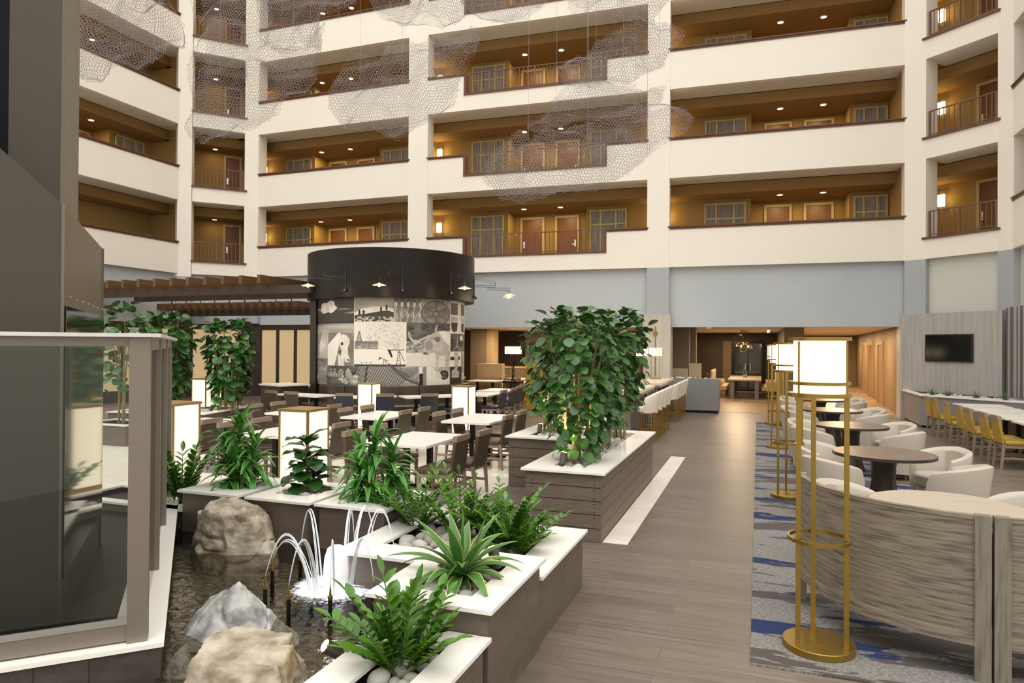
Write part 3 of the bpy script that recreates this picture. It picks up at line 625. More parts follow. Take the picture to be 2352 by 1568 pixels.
# carpet
cm = bpy.data.materials.new('striped carpet'); cm.use_nodes = True; n = cm.node_tree; b = n.nodes['Principled BSDF']; b.inputs['Roughness'].default_value = .95
t_ = n.nodes.new('ShaderNodeTexCoord'); mp = n.nodes.new('ShaderNodeMapping'); mp.inputs['Scale'].default_value = (.3, 1.4, 1); n.links.new(t_.outputs['Object'], mp.inputs[0])
def nz(sc, det, ro=.55, src=None, w=0):
    q = n.nodes.new('ShaderNodeTexNoise'); q.inputs['Scale'].default_value = sc; q.inputs['Detail'].default_value = det; q.inputs['Roughness'].default_value = ro
    n.links.new((src or mp).outputs[0 if src is None else 0], q.inputs['Vector']); return q
mpb = n.nodes.new('ShaderNodeMapping'); mpb.inputs['Location'].default_value = (7, 3, 0); mpb.inputs['Scale'].default_value = (.35, 1.6, 1); n.links.new(t_.outputs['Object'], mpb.inputs[0])
mpc = n.nodes.new('ShaderNodeMapping'); mpc.inputs['Scale'].default_value = (6, 30, 1); n.links.new(t_.outputs['Object'], mpc.inputs[0])
n1 = nz(1.3, 9, .62); n2 = nz(1.3, 9, .62, mpb); n3 = nz(6, 6, .7, mpc)
def ramp(src, els):
    r = n.nodes.new('ShaderNodeValToRGB'); r.color_ramp.elements[0].position = els[0][0]; r.color_ramp.elements[0].color = (*els[0][1], 1)
    r.color_ramp.elements[1].position = els[1][0]; r.color_ramp.elements[1].color = (*els[1][1], 1); n.links.new(src, r.inputs['Fac']); return r
base = ramp(n3.outputs['Fac'], [(.38, (.06, .056, .052)), (.66, (.36, .345, .32))])
m1 = ramp(n1.outputs['Fac'], [(.545, (0, 0, 0)), (.553, (1, 1, 1))]); m2 = ramp(n2.outputs['Fac'], [(.55, (0, 0, 0)), (.558, (1, 1, 1))])
x1 = n.nodes.new('ShaderNodeMix'); x1.data_type = 'RGBA'; n.links.new(m1.outputs[0], x1.inputs[0]); n.links.new(base.outputs[0], x1.inputs[6]); x1.inputs[7].default_value = (.010, .022, .085, 1)
x2 = n.nodes.new('ShaderNodeMix'); x2.data_type = 'RGBA'; n.links.new(m2.outputs[0], x2.inputs[0]); n.links.new(x1.outputs[2], x2.inputs[6]); x2.inputs[7].default_value = (.075, .06, .055, 1)
n.links.new(x2.outputs[2], b.inputs['Base Color'])
cp = MB().box(-.04, 2.75, 4.55, 19.4, 0, .012).build('carpet', cm)
tag(cp, 'grey carpet with blue and brown brushed stripes under the round tables', 'carpet')
# ---------------------------------------------------------------- brass cage floor lamps
def cage_lamp(label):
    t = thing('floor_lamp', label, 'floor lamp', (0, 0, 0), 0, 'brass cage floor lamps')
    MB().disc(.225, .0, .045, 48).build('base', brass, t, smooth='auto', bev=.004)
    MB().disc(.075, .045, .048, 32).build('base_cap', brass, t); MB().disc(.012, .048, .054, 12).build('screw', brass, t)
    for a in (218, 98, -18):
        x, y = .168*math.cos(math.radians(a)), .168*math.sin(math.radians(a))
        MB().box(x-.015, x+.015, y-.015, y+.015, .045, 1.69).build('post', brass, t); MB().box(x-.006, x+.006, y-.008, y+.008, 1.69, 2.03).build('cage_bar', brass, t)
    MB().ring(.19, .014, .71, .735, 48).build('ring', brass, t, smooth='auto'); MB().ring(.184, .014, 1.745, 1.765, 48).build('ring', brass, t, smooth='auto')
    MB().ring(.18, .03, 1.665, 1.69, 48).build('ring', brass, t, smooth='auto'); MB().ring(.18, .03, 2.035, 2.058, 48).build('ring', brass, t, smooth='auto')
    MB().lathe([(.158, 1.69), (.162, 1.69), (.162, 2.035), (.158, 2.035)], 48).build('lamp_shade', gshade, t, smooth='auto')
    return t
fl = cage_lamp('nearest of the brass cage floor lamps, in front of the curved wood screen'); fl.location = (.384, 4.95, .012); fl['group'] = 'brass cage floor lamps'
for y, l in ((9.78, 'second'), (14.5, 'third'), (18.95, 'fourth and farthest')):
    dup(fl, (.385, y, .012), None, '%s brass cage floor lamp along the carpet edge' % l)
point('lamp_light', (.384, 4.95, 2.2), 16, (1, .8, .5), .12)
for y in (9.78, 14.5): point('lamp_light', (.385, y, 2.2), 10, (1, .8, .5), .12)

# ---------------------------------------------------------------- bar tables and stools
def bar_table(y0, y1, l):
    t = thing('bar_table', l, 'table', (-2.97, (y0+y1)/2, 0)); d = (y1-y0)/2
    MB().box(-.56, .56, -d, d, .985, 1.045).build('tabletop', mat('cream stone top', (.72, .62, .46), .3), t)
    MB().box(-.55, .55, -d+.01, d-.01, .93, .985).build('apron', mat('grey metal edge', (.24, .23, .22), .4, .3), t)
    for s in (-1, 1): MB().box(-.42, .42, s*(d-.3)-.06, s*(d-.3)+.06, 0, .93).build('leg', mat('grey metal edge', (0, 0, 0)), t)
bar_table(14.2, 17.1, 'nearer high counter table with a cream top and white stools')
bar_table(18.1, 21.1, 'farther high counter table with brass lamps standing on it')
bs = thing('bar_stool', 'x', 'bar stool', (0, 0, 0), 0, 'white upholstered bar stools')
white_uph = mat('white upholstery', (.76, .69, .58), .6)
barrel_shell(.19, .25, .62, 1.08, .16, am=100).build('backrest', white_uph, bs, smooth='auto'); MB().disc(.2, .62, .74, 24).build('seat', white_uph, bs, smooth='auto', bev=.03)
for x in (-1, 1):
    for y in (-1, 1): MB().box(x*.17-.012, x*.17+.012, y*.17-.012, y*.17+.012, 0, .64).build('leg', brass, bs)
MB().ring(.21, .02, .24, .26, 28).build('foot_ring', brass, bs); MB().ring(.2, .02, .6, .62, 28).build('seat_ring', brass, bs)
for i, (y, l) in enumerate(((14.45, 'nearest'), (15.15, 'second'), (15.85, 'third'), (16.6, 'fourth'), (18.35, 'fifth'), (19.0, 'sixth'), (19.7, 'seventh'), (20.45, 'farthest'))):
    lb = '%s white stool with brass legs along the high counter tables' % l
    if i == 0: bs.location = (-2.2, y, 0); bs.rotation_euler = (0, 0, PI/2); bs['label'] = lb
    else: dup(bs, (-2.2, y, 0), PI/2, lb)
def table_lamp(x, y, z, w, h, hz, label, m=brass, dx=0):
    t = thing('table_lamp', label, 'table lamp', (x, y, z))
    MB().box(-w*.45, w*.45, -.1, .1, 0, .025).build('base', m, t)
    for s in (-1, 1): MB().box(s*w*.38-.008, s*w*.38+.008, -.008, .008, .025, hz).build('stem', m, t)
    MB().box(-w/2, w/2, -.14, .14, hz, hz+h).build('lamp_shade', glow, t)
    f = MB()
    for q in (-.5, -.17, .17, .5): f.box(q*w-.005, q*w+.005, -.15, -.14, hz-.01, hz+h+.01)
    for q in (0, .7, 1): f.box(-w/2, w/2, -.15, -.14, hz+q*h-.004, hz+q*h+.004)
    f.build('shade_frame', m, t)
table_lamp(-3.2, 20.0, 1.045, .3, .24, .68, 'left brass table lamp on the farther high counter')
table_lamp(-2.88, 20.5, 1.045, .34, .25, .68, 'right brass table lamp on the farther high counter, before the pale column')
t = thing('wall_arm_lamp', 'tall brass rod wall lamp on the pale clad column', 'wall lamp', (-3.04, 21.58, 1.1))
MB().rod((0, 0, 0), (0, 0, 1.35), .012).build('rod', brass, t); MB().rod((0, -.02, 1.33), (0, .02, 1.33), .075, 20).build('disc', brass, t); MB().rod((0, 0, 1.33), (0, 0, 1.55), .012).build('finial', brass, t)
# grey half-height planter wall
t = thing('low_planter_wall', 'grey half height planter wall behind the bar stools', 'planter', (-1.98, 21.62, 0))
gw = mat('grey panel laminate', (.21, .205, .21), .5)
MB().box(-.9, .88, -.24, .24, .08, 1.02).build('body', gw, t); MB().box(-.86, .84, -.2, .2, 0, .08).build('plinth', black, t); MB().box(-.9, .88, -.24, .24, 1.02, 1.035).build('rim', mat('grey metal edge', (0, 0, 0)), t)
# ---------------------------------------------------------------- more rear room furniture
sandp = mat('sand panel laminate', (.50, .38, .24), .6)
tag(MB().box(-.5, .5, -.15, .15, 0, 1.33).build('low_partition', sandp), 'sand coloured half height partition behind the tables right of the mural drum', 'partition', None, (-9.4, 23.6, 0))
tag(MB().box(-.28, .28, -.1, .1, 0, 1.30).build('low_partition', sandp), 'lower sand panel behind the grey planter wall', 'partition', None, (-2.42, 22.8, 0))
tag(MB().box(-.19, .19, -.1, .1, 0, 1.47).build('low_partition', sandp), 'taller sand panel behind the grey planter wall', 'partition', None, (-1.93, 22.85, 0))
t = thing('buffet_counter', 'long lit buffet counter with pale top in the rear dining room', 'counter', (-8.6, 26.2, 0))
MB().box(-1.7, 1.9, -.35, .35, 0, 1.1).build('body', wallbe, t); MB().box(-1.75, 1.95, -.4, .4, 1.1, 1.16).build('countertop', sandp, t)
ob = MB().box(-.55, .55, -.2, .2, 0, 1.45).build('high_back_booth', yellowl, smooth='auto', bev=.03); tag(ob, 'mustard high back booth seat behind the tall leafy planter', 'booth', None, (-6.3, 20.3, 0))
ob = MB().box(-.25, .25, -.2, .2, 0, 1.35).build('high_back_booth', yellowl, smooth='auto', bev=.03); tag(ob, 'mustard booth seat glimpsed right of the leafy planter', 'booth', None, (-4.0, 22.9, 0))
t = thing('tripod_lamp', 'square white shaded lamp with crossed black legs in the rear dining room', 'lamp', (-7.25, 20.1, 0))
MB().box(-.22, .22, -.16, .16, 1.75, 1.98).build('lamp_shade', glow, t)
for a, b_ in (((-.18, -.1, 0), (.1, 0, 1.75)), ((.2, -.1, 0), (-.1, 0, 1.75)), ((-.15, .12, 0), (.05, 0, 1.75)), ((.15, .12, 0), (-.05, 0, 1.75))): MB().rod(a, b_, .012, 6).build('leg', black, t)
MB().box(-.3, .3, -.16, .16, .84, .90).build('shelf', black, t)
t = thing('communal_table', 'long communal table in the lounge under the brass chandelier', 'table', (-.5, 29.7, 0))
MB().box(-.62, .62, -1.9, 1.9, .70, .76).build('tabletop', rtwl, t)
for x in (-.45, .45):
    for y in (-1.75, 1.75): MB().box(x-.07, x+.07, y-.07, y+.07, 0, .70).build('leg', gw, t)
wc = thing('wing_chair', 'x', 'armchair', (0, 0, 0), 0, 'sand wing chairs')
sandu = mat('sand upholstery', (.55, .43, .27), .7)
MB().box(-.28, .28, -.25, .28, .30, .48).build('seat', sandu, wc, smooth='auto', bev=.03); MB().box(-.28, .28, -.36, -.25, .30, 1.08).build('backrest', sandu, wc, smooth='auto', bev=.03)
for s in (-1, 1): MB().prism([(s*.28, -.34), (s*.33, -.34), (s*.33, .1), (s*.28, .1)], .3, .66).build('arm', sandu, wc)
for x in (-.24, .24):
    for y in (-.3, .24): MB().box(x-.02, x+.02, y-.02, y+.02, 0, .3).build('leg', darkwood, wc)
for i, (x, y, f, l) in enumerate(((-1.45, 28.5, 0, 'nearest on the left'), (-1.45, 29.4, 0, 'middle on the left'), (-1.45, 30.3, 0, 'farthest on the left'), (.4, 28.5, 180, 'nearest on the right'), (.4, 29.4, 180, 'middle on the right'), (.4, 30.3, 180, 'farthest on the right'))):
    rz = math.radians(f)-PI/2; l = 'sand wing chair %s side of the communal table' % l
    if i == 0: wc.location = (x, y, 0); wc.rotation_euler = (0, 0, rz); wc['label'] = l
    else: dup(wc, (x, y, 0), rz, l)
t = thing('table_plant', 'little yellow green plant in a pot on the communal table', 'plant', (-.5, 29.6, .76))
MB().lathe([(0, 0), (.07, 0), (.09, .14), (0, .14)], 16, closed=False).build('pot', gw, t)
mb = MB()
for i in range(30): a = R.random()*6.28; r = R.random()*.1; mb.sph((r*math.cos(a), r*math.sin(a), .17+R.random()*.17), .025, 6)
mb.build('foliage', lf_gr, t)
t = thing('chandelier', 'brass chandelier of crossed open rings over the communal table', 'chandelier', (-.52, 28.0, 2.66))
MB().box(-.13, .13, -.13, .13, -.06, 0).build('canopy', brass, t)
def hoop(c, r, rx, ry, sc=1): 
    M_ = Matrix.Rotation(rx, 3, 'X') @ Matrix.Rotation(ry, 3, 'Y'); pts = []
    for i in range(25):
        a = 2*PI*i/24; p = M_ @ Vector((r*math.cos(a), r*sc*math.sin(a), 0)); pts.append(Vector(c)+p)
    return MB().tube(pts, .012, 6, False)
for c_, r, rx, ry, sc in (((-.18, 0, -.38), .2, 1.5, .5, 1.1), ((.1, 0, -.62), .2, .4, .2, 1), ((.0, .1, -.68), .17, 1.0, -.6, 1), ((.2, -.1, -.58), .15, -.5, .6, 1), ((-.15, .05, -.55), .15, .5, -.3, 1)): hoop(c_, r, rx, ry, sc).build('ring', brass, t)
for x in (-.2, -.05, .1, .25): MB().rod((x*.3, 0, -.05), (x, 0, -.45), .004, 5).build('cable', brass, t)
for x in (-.1, .15): MB().sph((x, 0, -.62), .035, 8).build('bulb', glowd, t)
for i, (x, y) in enumerate(((-1.75, 30.4), (-2.0, 29.8))): place(ch, (x-.3, y), 0, 'dark dining chair in the lounge under the wall lettering, %s one' % ('right' if i == 0 else 'left'))
t = table_proto(.7, .7, 'small table beside the dark chairs in the lounge under the wall lettering'); t.location = (-2.65, 29.9, 0)

# ---------------------------------------------------------------- television wall planter
t = thing('wall_television', 'flat black television on the pale grained wall at right', 'television', tuple(Tt @ Vector((1.385, 0, 2.02))), math.atan2(-1.98, 1.86))
MB().box(-.64, .64, -.05, 0, -.37, .37).build('frame', mat('dark bronze frame', (.06, .04, .025), .3, .5), t); MB().box(-.605, .605, -.056, -.05, -.335, .335).build('screen', mat('black screen', (.006, .007, .007), .12), t)
t = thing('wall_planter', 'grey planter ledge with white slab under the television', 'planter')
MB().prism([(3.88, 19.77), (5.62, 17.95), (5.75, 19.95), (3.88, 21.92)], .06, .80).build('body', mat('shaded grey laminate', (.24, .23, .225), .5), t); MB().prism([(3.92, 19.85), (5.6, 18.05), (5.7, 19.95), (3.92, 21.9)], 0, .06).build('plinth', black, t)
MB().prism([(3.84, 19.72), (5.66, 17.9), (5.78, 18.2), (3.98, 20.1), (3.98, 21.95), (3.84, 21.95)], .80, .84).build('slab', slabw, t)
MB().prism([(3.98, 20.1), (5.7, 18.3), (5.72, 19.9), (3.98, 21.8)], .80, .81).build('soil', soil, t)

# ---------------------------------------------------------------- square lanterns
def lantern(x, y, z, w, h, label, base=.05):
    t = thing('square_lantern', label, 'lantern', (x, y, z)); a = w/2
    MB().box(-a, a, -a, a, 0, base).build('base', brassd, t)
    MB().box(-a-.012, a+.012, -a-.012, a+.012, h-.028, h).build('cap', brassd, t)
    for sx_ in (-1, 1):
        for sy_ in (-1, 1): MB().box(sx_*(a-.012)-.012, sx_*(a-.012)+.012, sy_*(a-.012)-.012, sy_*(a-.012)+.012, base, h-.028).build('corner_post', brassd, t)
    for k_ in range(4):
        c_ = round(math.cos(k_*PI/2)); s_ = round(math.sin(k_*PI/2)); o_ = a-.012
        x0, x1 = (c_*o_-.003, c_*o_+.003) if c_ else (-a+.024, a-.024); y0, y1 = (s_*o_-.003, s_*o_+.003) if s_ else (-a+.024, a-.024)
        MB().box(x0, x1, y0, y1, base, h-.028).build('panel', glant, t)
    return t
lantern(-4.92, 6.55, 0, .40, 1.27, 'glowing square lantern behind the middle square planter', .05)
lantern(-6.32, 6.02, .39, .40, .94, 'leftmost glowing square lantern, partly behind the steel enclosure', .06)
lantern(-8.68, 14.0, 0, .40, 1.10, 'glowing square lantern in front of the middle of the banquette')
lantern(-6.25, 14.05, 0, .42, 1.10, 'glowing square lantern at the right end of the banquette')
lantern(-12.6, 12.95, .45, .44, .72, 'glowing square lantern between the two tall plants at left')

# ---------------------------------------------------------------- mural drum
t = thing('mural_drum', 'round drum with dark upper band and black and white picture collage', 'drum wall', (TC.x, TC.y, 0))
dk = mat('dark drum veneer', (.009, .006, .004), .4, spec=.25, var=(3, (.019, .014, .010), .3, .7), vs=(1, 1, 20))
MB().lathe([(2.1, 3.26), (2.42, 3.26), (2.42, 4.56), (2.1, 4.56)], 96).build('upper_band', dk, t, smooth='auto')
MB().disc(2.11, 0, 4.5, 96).build('core', dk, t, smooth='auto')
A0 = math.atan2(-TC.y, -TC.x)   # direction from the drum to the viewer side
MB().box(-.1, .1, -.1, .1, 0, 3.3).build('post', darkwood, t).location = (2.2*math.cos(A0-1.42), 2.2*math.sin(A0-1.42), 0)
# picture collage painted into vertex colours on the cylinder (print on the drum)
Wp, Hp = 440, 285
img = np.full((Hp, Wp), .62)
yy, xx = np.mgrid[0:Hp, 0:Wp]; X5 = xx*5+40; Y5 = yy*5+90
rng = np.random.RandomState(3)
def fbm(sx_, sy_, seed, oc=5):
    r = np.random.RandomState(seed); out = np.zeros((Hp, Wp)); amp = 1; tot = 0
    for o_ in range(oc):
        gx = int(Wp/sx_*2**o_)+2; gy = int(Hp/sy_*2**o_)+2; g_ = r.rand(gy+1, gx+1)
        u = xx/Wp*(gx-1); v = yy/Hp*(gy-1); i = u.astype(int); j = v.astype(int); fu = u-i; fv = v-j
        fu = fu*fu*(3-2*fu); fv = fv*fv*(3-2*fv)
        out += amp*((g_[j, i]*(1-fu)+g_[j, i+1]*fu)*(1-fv)+(g_[j+1, i]*(1-fu)+g_[j+1, i+1]*fu)*fv); tot += amp; amp *= .55
    return out/tot
def poly(pts, val, tex=0, seed=1):
    inside = np.zeros((Hp, Wp), bool); n_ = len(pts)
    for i in range(n_):
        xa, ya = pts[i]; xb, yb = pts[(i+1) % n_]
        if ya == yb: continue
        c_ = ((Y5 < ya) != (Y5 < yb)) & (X5 < (xb-xa)*(Y5-ya)/(yb-ya)+xa); inside ^= c_
    v = val if not tex else val+tex*(fbm(12, 12, seed)-.5)*2
    img[inside] = v if np.isscalar(v) else v[inside]; return inside
def rect(x0, y0, x1, y1, v): m_ = (X5 >= x0) & (X5 < x1) & (Y5 >= y0) & (Y5 < y1); img[m_] = v if np.isscalar(v) else v[m_]; return m_
def line(pts, w, v):
    for (xa, ya), (xb, yb) in zip(pts[:-1], pts[1:]):
        dx, dy = xb-xa, yb-ya; L2 = dx*dx+dy*dy+1e-6; tt = np.clip(((X5-xa)*dx+(Y5-ya)*dy)/L2, 0, 1)
        img[(X5-xa-tt*dx)**2+(Y5-ya-tt*dy)**2 < (w/2)**2] = v
def disc(x, y, r, v, ry=None): m_ = ((X5-x)/r)**2+((Y5-y)/(ry or r))**2 < 1; img[m_] = v if np.isscalar(v) else v[m_]
F1 = fbm(60, 40, 1); F2 = fbm(20, 14, 2); F3 = fbm(6, 5, 4, 3); F4 = fbm(120, 14, 5)
rect(0, 90, 610, 480, np.clip(.22+1.9*np.clip(F4-.48, 0, 1)*(Y5 > 230)*2.2, .12, .85))
poly([(120, 180), (150, 150), (200, 160), (270, 115), (320, 140), (330, 200), (370, 240), (330, 290), (280, 330), (240, 310), (150, 330), (110, 290)], .82, .18, 9)
rect(0, 470, 610, 500, .18); rect(0, 500, 610, 650, np.clip(.5+.4*(F4-.4), 0, 1))
rect(0, 650, 235, 1080, .5); 
for i in range(26): a = -1.3+i*.115; line([(90, 850), (90+260*math.cos(a), 850+260*math.sin(a))], 8, .80)
rect(232, 650, 610, 1190, np.clip(.42+.25*(F1-.5), 0, 1))
poly([(232, 850), (300, 760), (380, 655), (440, 650), (430, 700), (410, 780), (390, 900), (370, 1000), (330, 1190), (232, 1190)], .86, .05, 6)
poly([(430, 660), (500, 690), (550, 760), (545, 820), (520, 900), (530, 1010), (555, 1080), (540, 1130), (490, 1130), (480, 1060), (440, 960), (410, 860), (400, 760)], .80, .06, 7)
disc(440, 830, 20, .2, 26); disc(530, 1090, 12, .25, 18); poly([(420, 650), (450, 650), (435, 700)], .3); poly([(385, 1000), (440, 960), (480, 1060), (470, 1190), (380, 1190)], .78, .08, 8); poly([(395, 930), (430, 950), (420, 1030), (395, 990)], .3)
rect(0, 1080, 232, 1560, np.clip(.45+.5*(F2-.5), 0, 1)); rect(225, 1190, 700, 1560, np.clip(.25+.3*(F2-.4), 0, 1)); rect(235, 1240, 470, 1310, np.clip(.3+.9*(F3-.4), .1, .8))
for i in range(11): rect(235+i*21, 1310, 245+i*21, 1370, .68)
for i in range(60): disc(400+rng.rand()*260, 1330+rng.rand()*140, 12+rng.rand()*10, .45+.4*rng.rand())
poly([(520, 1210), (560, 1250), (590, 1340), (560, 1400), (500, 1390), (490, 1300)], .55, .2, 3)
rect(610, 90, 1150, 470, np.clip(.55+.25*(F1-.5), 0, 1)); poly([(615, 330), (700, 270), (850, 240), (1000, 230), (1150, 260), (1150, 330), (615, 380)], .80, .12, 12)
poly([(610, 370), (800, 340), (950, 310), (1060, 290), (1150, 320), (1150, 470), (610, 470)], .22); m_ = (F3 > .52) & (X5 > 610) & (X5 < 1150) & (Y5 > 390) & (Y5 < 470); img[m_] = .65
for x, y in ((680, 310), (738, 320), (975, 260), (1050, 230)): disc(x, y-25, 10, .12); poly([(x-14, y-15), (x+14, y-15), (x+10, y+55), (x-10, y+55)], .12)
rect(1150, 90, 1525, 480, np.clip(.42+.35*(F2-.5), 0, 1))
for i in range(5): disc(1175+i*85, 170, 32, .30, 60); disc(1175+i*85, 190, 22, .72, 45); line([(1175+i*85, 200), (1160+i*85, 480)], 10, .7); line([(1140+i*85, 300), (1200+i*85, 420)], 8, .75); disc(1180+i*75, 360, 24, .72); disc(1180+i*75, 360, 14, .35)
rect(1525, 90, 1958, 560, np.clip(.52+.25*(F3-.5), 0, 1)); disc(1740, 320, 212, .30); disc(1740, 320, 192, .45); disc(1740, 320, 178, np.clip(.42+.3*(F2-.5), 0, 1))
for i in range(6): a = PI/2+i*PI/3; line([(1740, 320), (1740+185*math.cos(a), 320+185*math.sin(a))], 26, .34)
disc(1740, 330, 52, .30); disc(1740, 330, 34, .45)
rect(1320, 480, 1958, 970, np.clip(.28+.3*(F2-.45), 0, 1)); m_ = (X5 > 1320) & (X5 < 1958) & (Y5 > 780) & (Y5 < 970); img[m_] = np.clip(.5+.8*(F3-.5), 0, 1)[m_]; rect(1320, 968, 1958, 1200, np.clip(.76+.1*(F3-.5), 0, 1))
poly([(1560, 790), (1620, 720), (1700, 640), (1780, 610), (1850, 610), (1958, 600), (1958, 1020), (1940, 1200), (1890, 1200), (1880, 1010), (1830, 1030), (1790, 1010), (1780, 1200), (1745, 1200), (1740, 990), (1690, 940), (1640, 1000), (1590, 1005), (1545, 970), (1570, 900)], .62, .14, 15)
poly([(1780, 620), (1860, 600), (1958, 640), (1958, 860), (1850, 760)], .80, .06, 16)
line([(1640, 690), (1560, 740), (1480, 780), (1410, 770), (1370, 720), (1358, 640)], 30, .66); line([(1370, 720), (1358, 630)], 16, .5)
line([(1790, 740), (1750, 680), (1735, 600), (1752, 520)], 30, .60); line([(1745, 560), (1755, 500)], 14, .45)
poly([(1700, 730), (1790, 700), (1810, 770), (1760, 800)], .38); disc(1640, 850, 60, .50, 80); disc(1590, 980, 34, .3, 20)
rect(608, 478, 1320, 1190, np.clip(.80+.06*(F3-.5), 0, 1)); rect(608, 925, 1320, 1160, .84); rect(620, 790, 940, 830, .40); rect(620, 830, 940, 915, np.clip(.5+.5*(F3-.5), 0, 1)); rect(608, 1160, 1320, 1190, .2)
poly([(640, 800), (672, 630), (690, 630), (722, 800)], .35); poly([(655, 790), (676, 660), (686, 660), (706, 790)], .62)
for i in range(6): line([(648+i*3, 780-i*25), (712-i*3, 760-i*25)], 5, .35)
m_ = (F3 > .56) & (X5 > 760) & (X5 < 1290) & (Y5 > 490) & (Y5 < 880); img[m_] -= .10
line([(960, 1045), (1075, 1105)], 10, .15); poly([(945, 1080), (965, 1030), (980, 1050), (955, 1090)], .15); line([(1020, 1080), (1005, 1165)], 7, .2); line([(1025, 1080), (1065, 1165)], 7, .2)
poly([(1065, 925), (1110, 925), (1140, 1045), (1115, 1045)], .16); rect(1065, 920, 1300, 934, .2)
line([(1215, 935), (1190, 1165)], 8, .18); line([(1225, 935), (1245, 1165)], 8, .18); line([(1235, 950), (1300, 1110)], 9, .2)
for i in range(5): line([(1205-i*2, 970+i*42), (1232+i*2, 970+i*42)], 5, .2)
for i in range(3): x = 700+i*60; line([(x, 1120), (x+40, 1140)], 5, .3); line([(x+20, 1130), (x+15, 1160)], 4, .3)
rect(1150, 830, 1222, 905, .62); rect(1165, 845, 1207, 890, .74)
rect(700, 1190, 1525, 1560, .34)
for i in range(30): line([(700+i*34, 1190+max(0, i-14)*0), (560+i*34, 1500)], 8, .66)
poly([(1130, 1190), (1525, 1190), (1525, 1480), (1440, 1440), (1300, 1330)], .30)
for i in range(12): line([(1200+i*40, 1560-i*8), (1525, 1230+i*34)], 7, .74); line([(1160+i*30, 1200+i*20), (1330+i*30, 1190)], 7, .74)
line([(1090, 1160), (1200, 1280), (1330, 1400), (1500, 1480)], 34, .28); line([(790, 1190), (760, 1500)], 30, .25)
rect(1510, 1310, 1600, 1560, .12); rect(1500, 1200, 1545, 1310, .8); rect(1600, 1200, 1960, 1560, np.clip(.78+.1*(F2-.5), 0, 1)); rect(1560, 1200, 1610, 1560, .45)
poly([(1690, 1210), (1960, 1200), (1950, 1310), (1760, 1290)], .6, .15, 18); disc(1870, 1340, 70, .14, 80); poly([(1700, 1270), (1800, 1290), (1840, 1380), (1790, 1420), (1720, 1380)], .80, .08, 19)
for i in range(4): line([(1740, 1290+i*32), (1835, 1310+i*28)], 5, .35)
for i in range(5): line([(1840, 1300+i*20), (1990, 1305+i*20)], 4, .6)
rect(1958, 90, 2300, 640, .78); rect(1965, 130, 2085, 330, .28); rect(2145, 130, 2210, 330, .30); poly([(1965, 340), (2085, 370), (2080, 470), (1965, 460)], .62, .2, 21); poly([(2145, 350), (2210, 370), (2205, 470), (2145, 460)], .62, .2, 22)
poly([(1970, 460), (2085, 460), (2070, 600), (2020, 625), (1980, 580)], .2); poly([(2145, 470), (2205, 470), (2200, 625), (2150, 600)], .2)
rect(1958, 650, 2300, 950, np.clip(.22+.3*(F2-.4), 0, 1)); disc(2150, 800, 45, .08, 70); line([(2080, 670), (2075, 900)], 6, .7); line([(2000, 920), (2080, 850), (2130, 920)], 6, .7); disc(2150, 720, 30, .75, 50); line([(2210, 660), (2190, 930)], 5, .6)
rect(1958, 955, 2150, 1210, .80); rect(1958, 1040, 2130, 1100, .16); rect(1958, 1210, 2160, 1560, .16); poly([(2020, 970), (2090, 965), (2100, 1150), (2080, 1260), (2120, 1300), (2110, 1400), (1990, 1390), (1985, 1280), (2040, 1240)], .60, .14, 24)
poly([(2160, 955), (2300, 955), (2300, 1560), (2150, 1560)], .35); poly([(2170, 960), (2220, 960), (2215, 1320), (2175, 1330)], .62, .15, 25); poly([(2165, 1330), (2225, 1330), (2210, 1450), (2170, 1450)], .72)
for a, b_ in (((610, 90), (610, 1190)), ((232, 650), (232, 1190)), ((1958, 90), (1958, 1200))): line([a, b_], 6, .85)
line([(608, 478), (1320, 478), (1320, 1190)], 6, .86)
img = np.clip(img, .04, .9)
me = bpy.data.meshes.new('picture_collage')
vs = []; 
rr_ = 2.135
for j in range(Hp+1):
    z = 3.26-(3.26-.90)*j/Hp
    for i in range(Wp+1):
        s_ = -.985+(1.985*i/Wp)            # sine of the angle across the drum
        s_ = max(-.999, min(.999, s_)); a = A0+math.asin(s_); vs.append((rr_*math.cos(a), rr_*math.sin(a), z))
fs = [(j*(Wp+1)+i, j*(Wp+1)+i+1, (j+1)*(Wp+1)+i+1, (j+1)*(Wp+1)+i) for j in range(Hp) for i in range(Wp)]
me.from_pydata(vs, [], fs); ca = me.color_attributes.new('print', 'FLOAT_COLOR', 'CORNER')
g4 = np.repeat(np.clip((img.reshape(-1)-.45)*1.15+.45, .03, .95)**1.8*1.12, 4); colr = np.stack([g4*1.0, g4*.93, g4*.82, np.ones_like(g4)], 1).astype(np.float32); ca.data.foreach_set('color', colr.ravel())
pm = bpy.data.materials.new('sepia print'); pm.use_nodes = True; b = pm.node_tree.nodes['Principled BSDF']; b.inputs['Roughness'].default_value = .5
at_ = pm.node_tree.nodes.new('ShaderNodeVertexColor'); at_.layer_name = 'print'; pm.node_tree.links.new(at_.outputs[0], b.inputs['Base Color']); me.materials.append(pm)
me.polygons.foreach_set('use_smooth', [True]*len(me.polygons))
o = bpy.data.objects.new('picture_collage', me); COL.objects.link(o); o.parent = t; o['label'] = 'black and white collage with clouds, horse, longhorn, gear wheel and oil pumps'
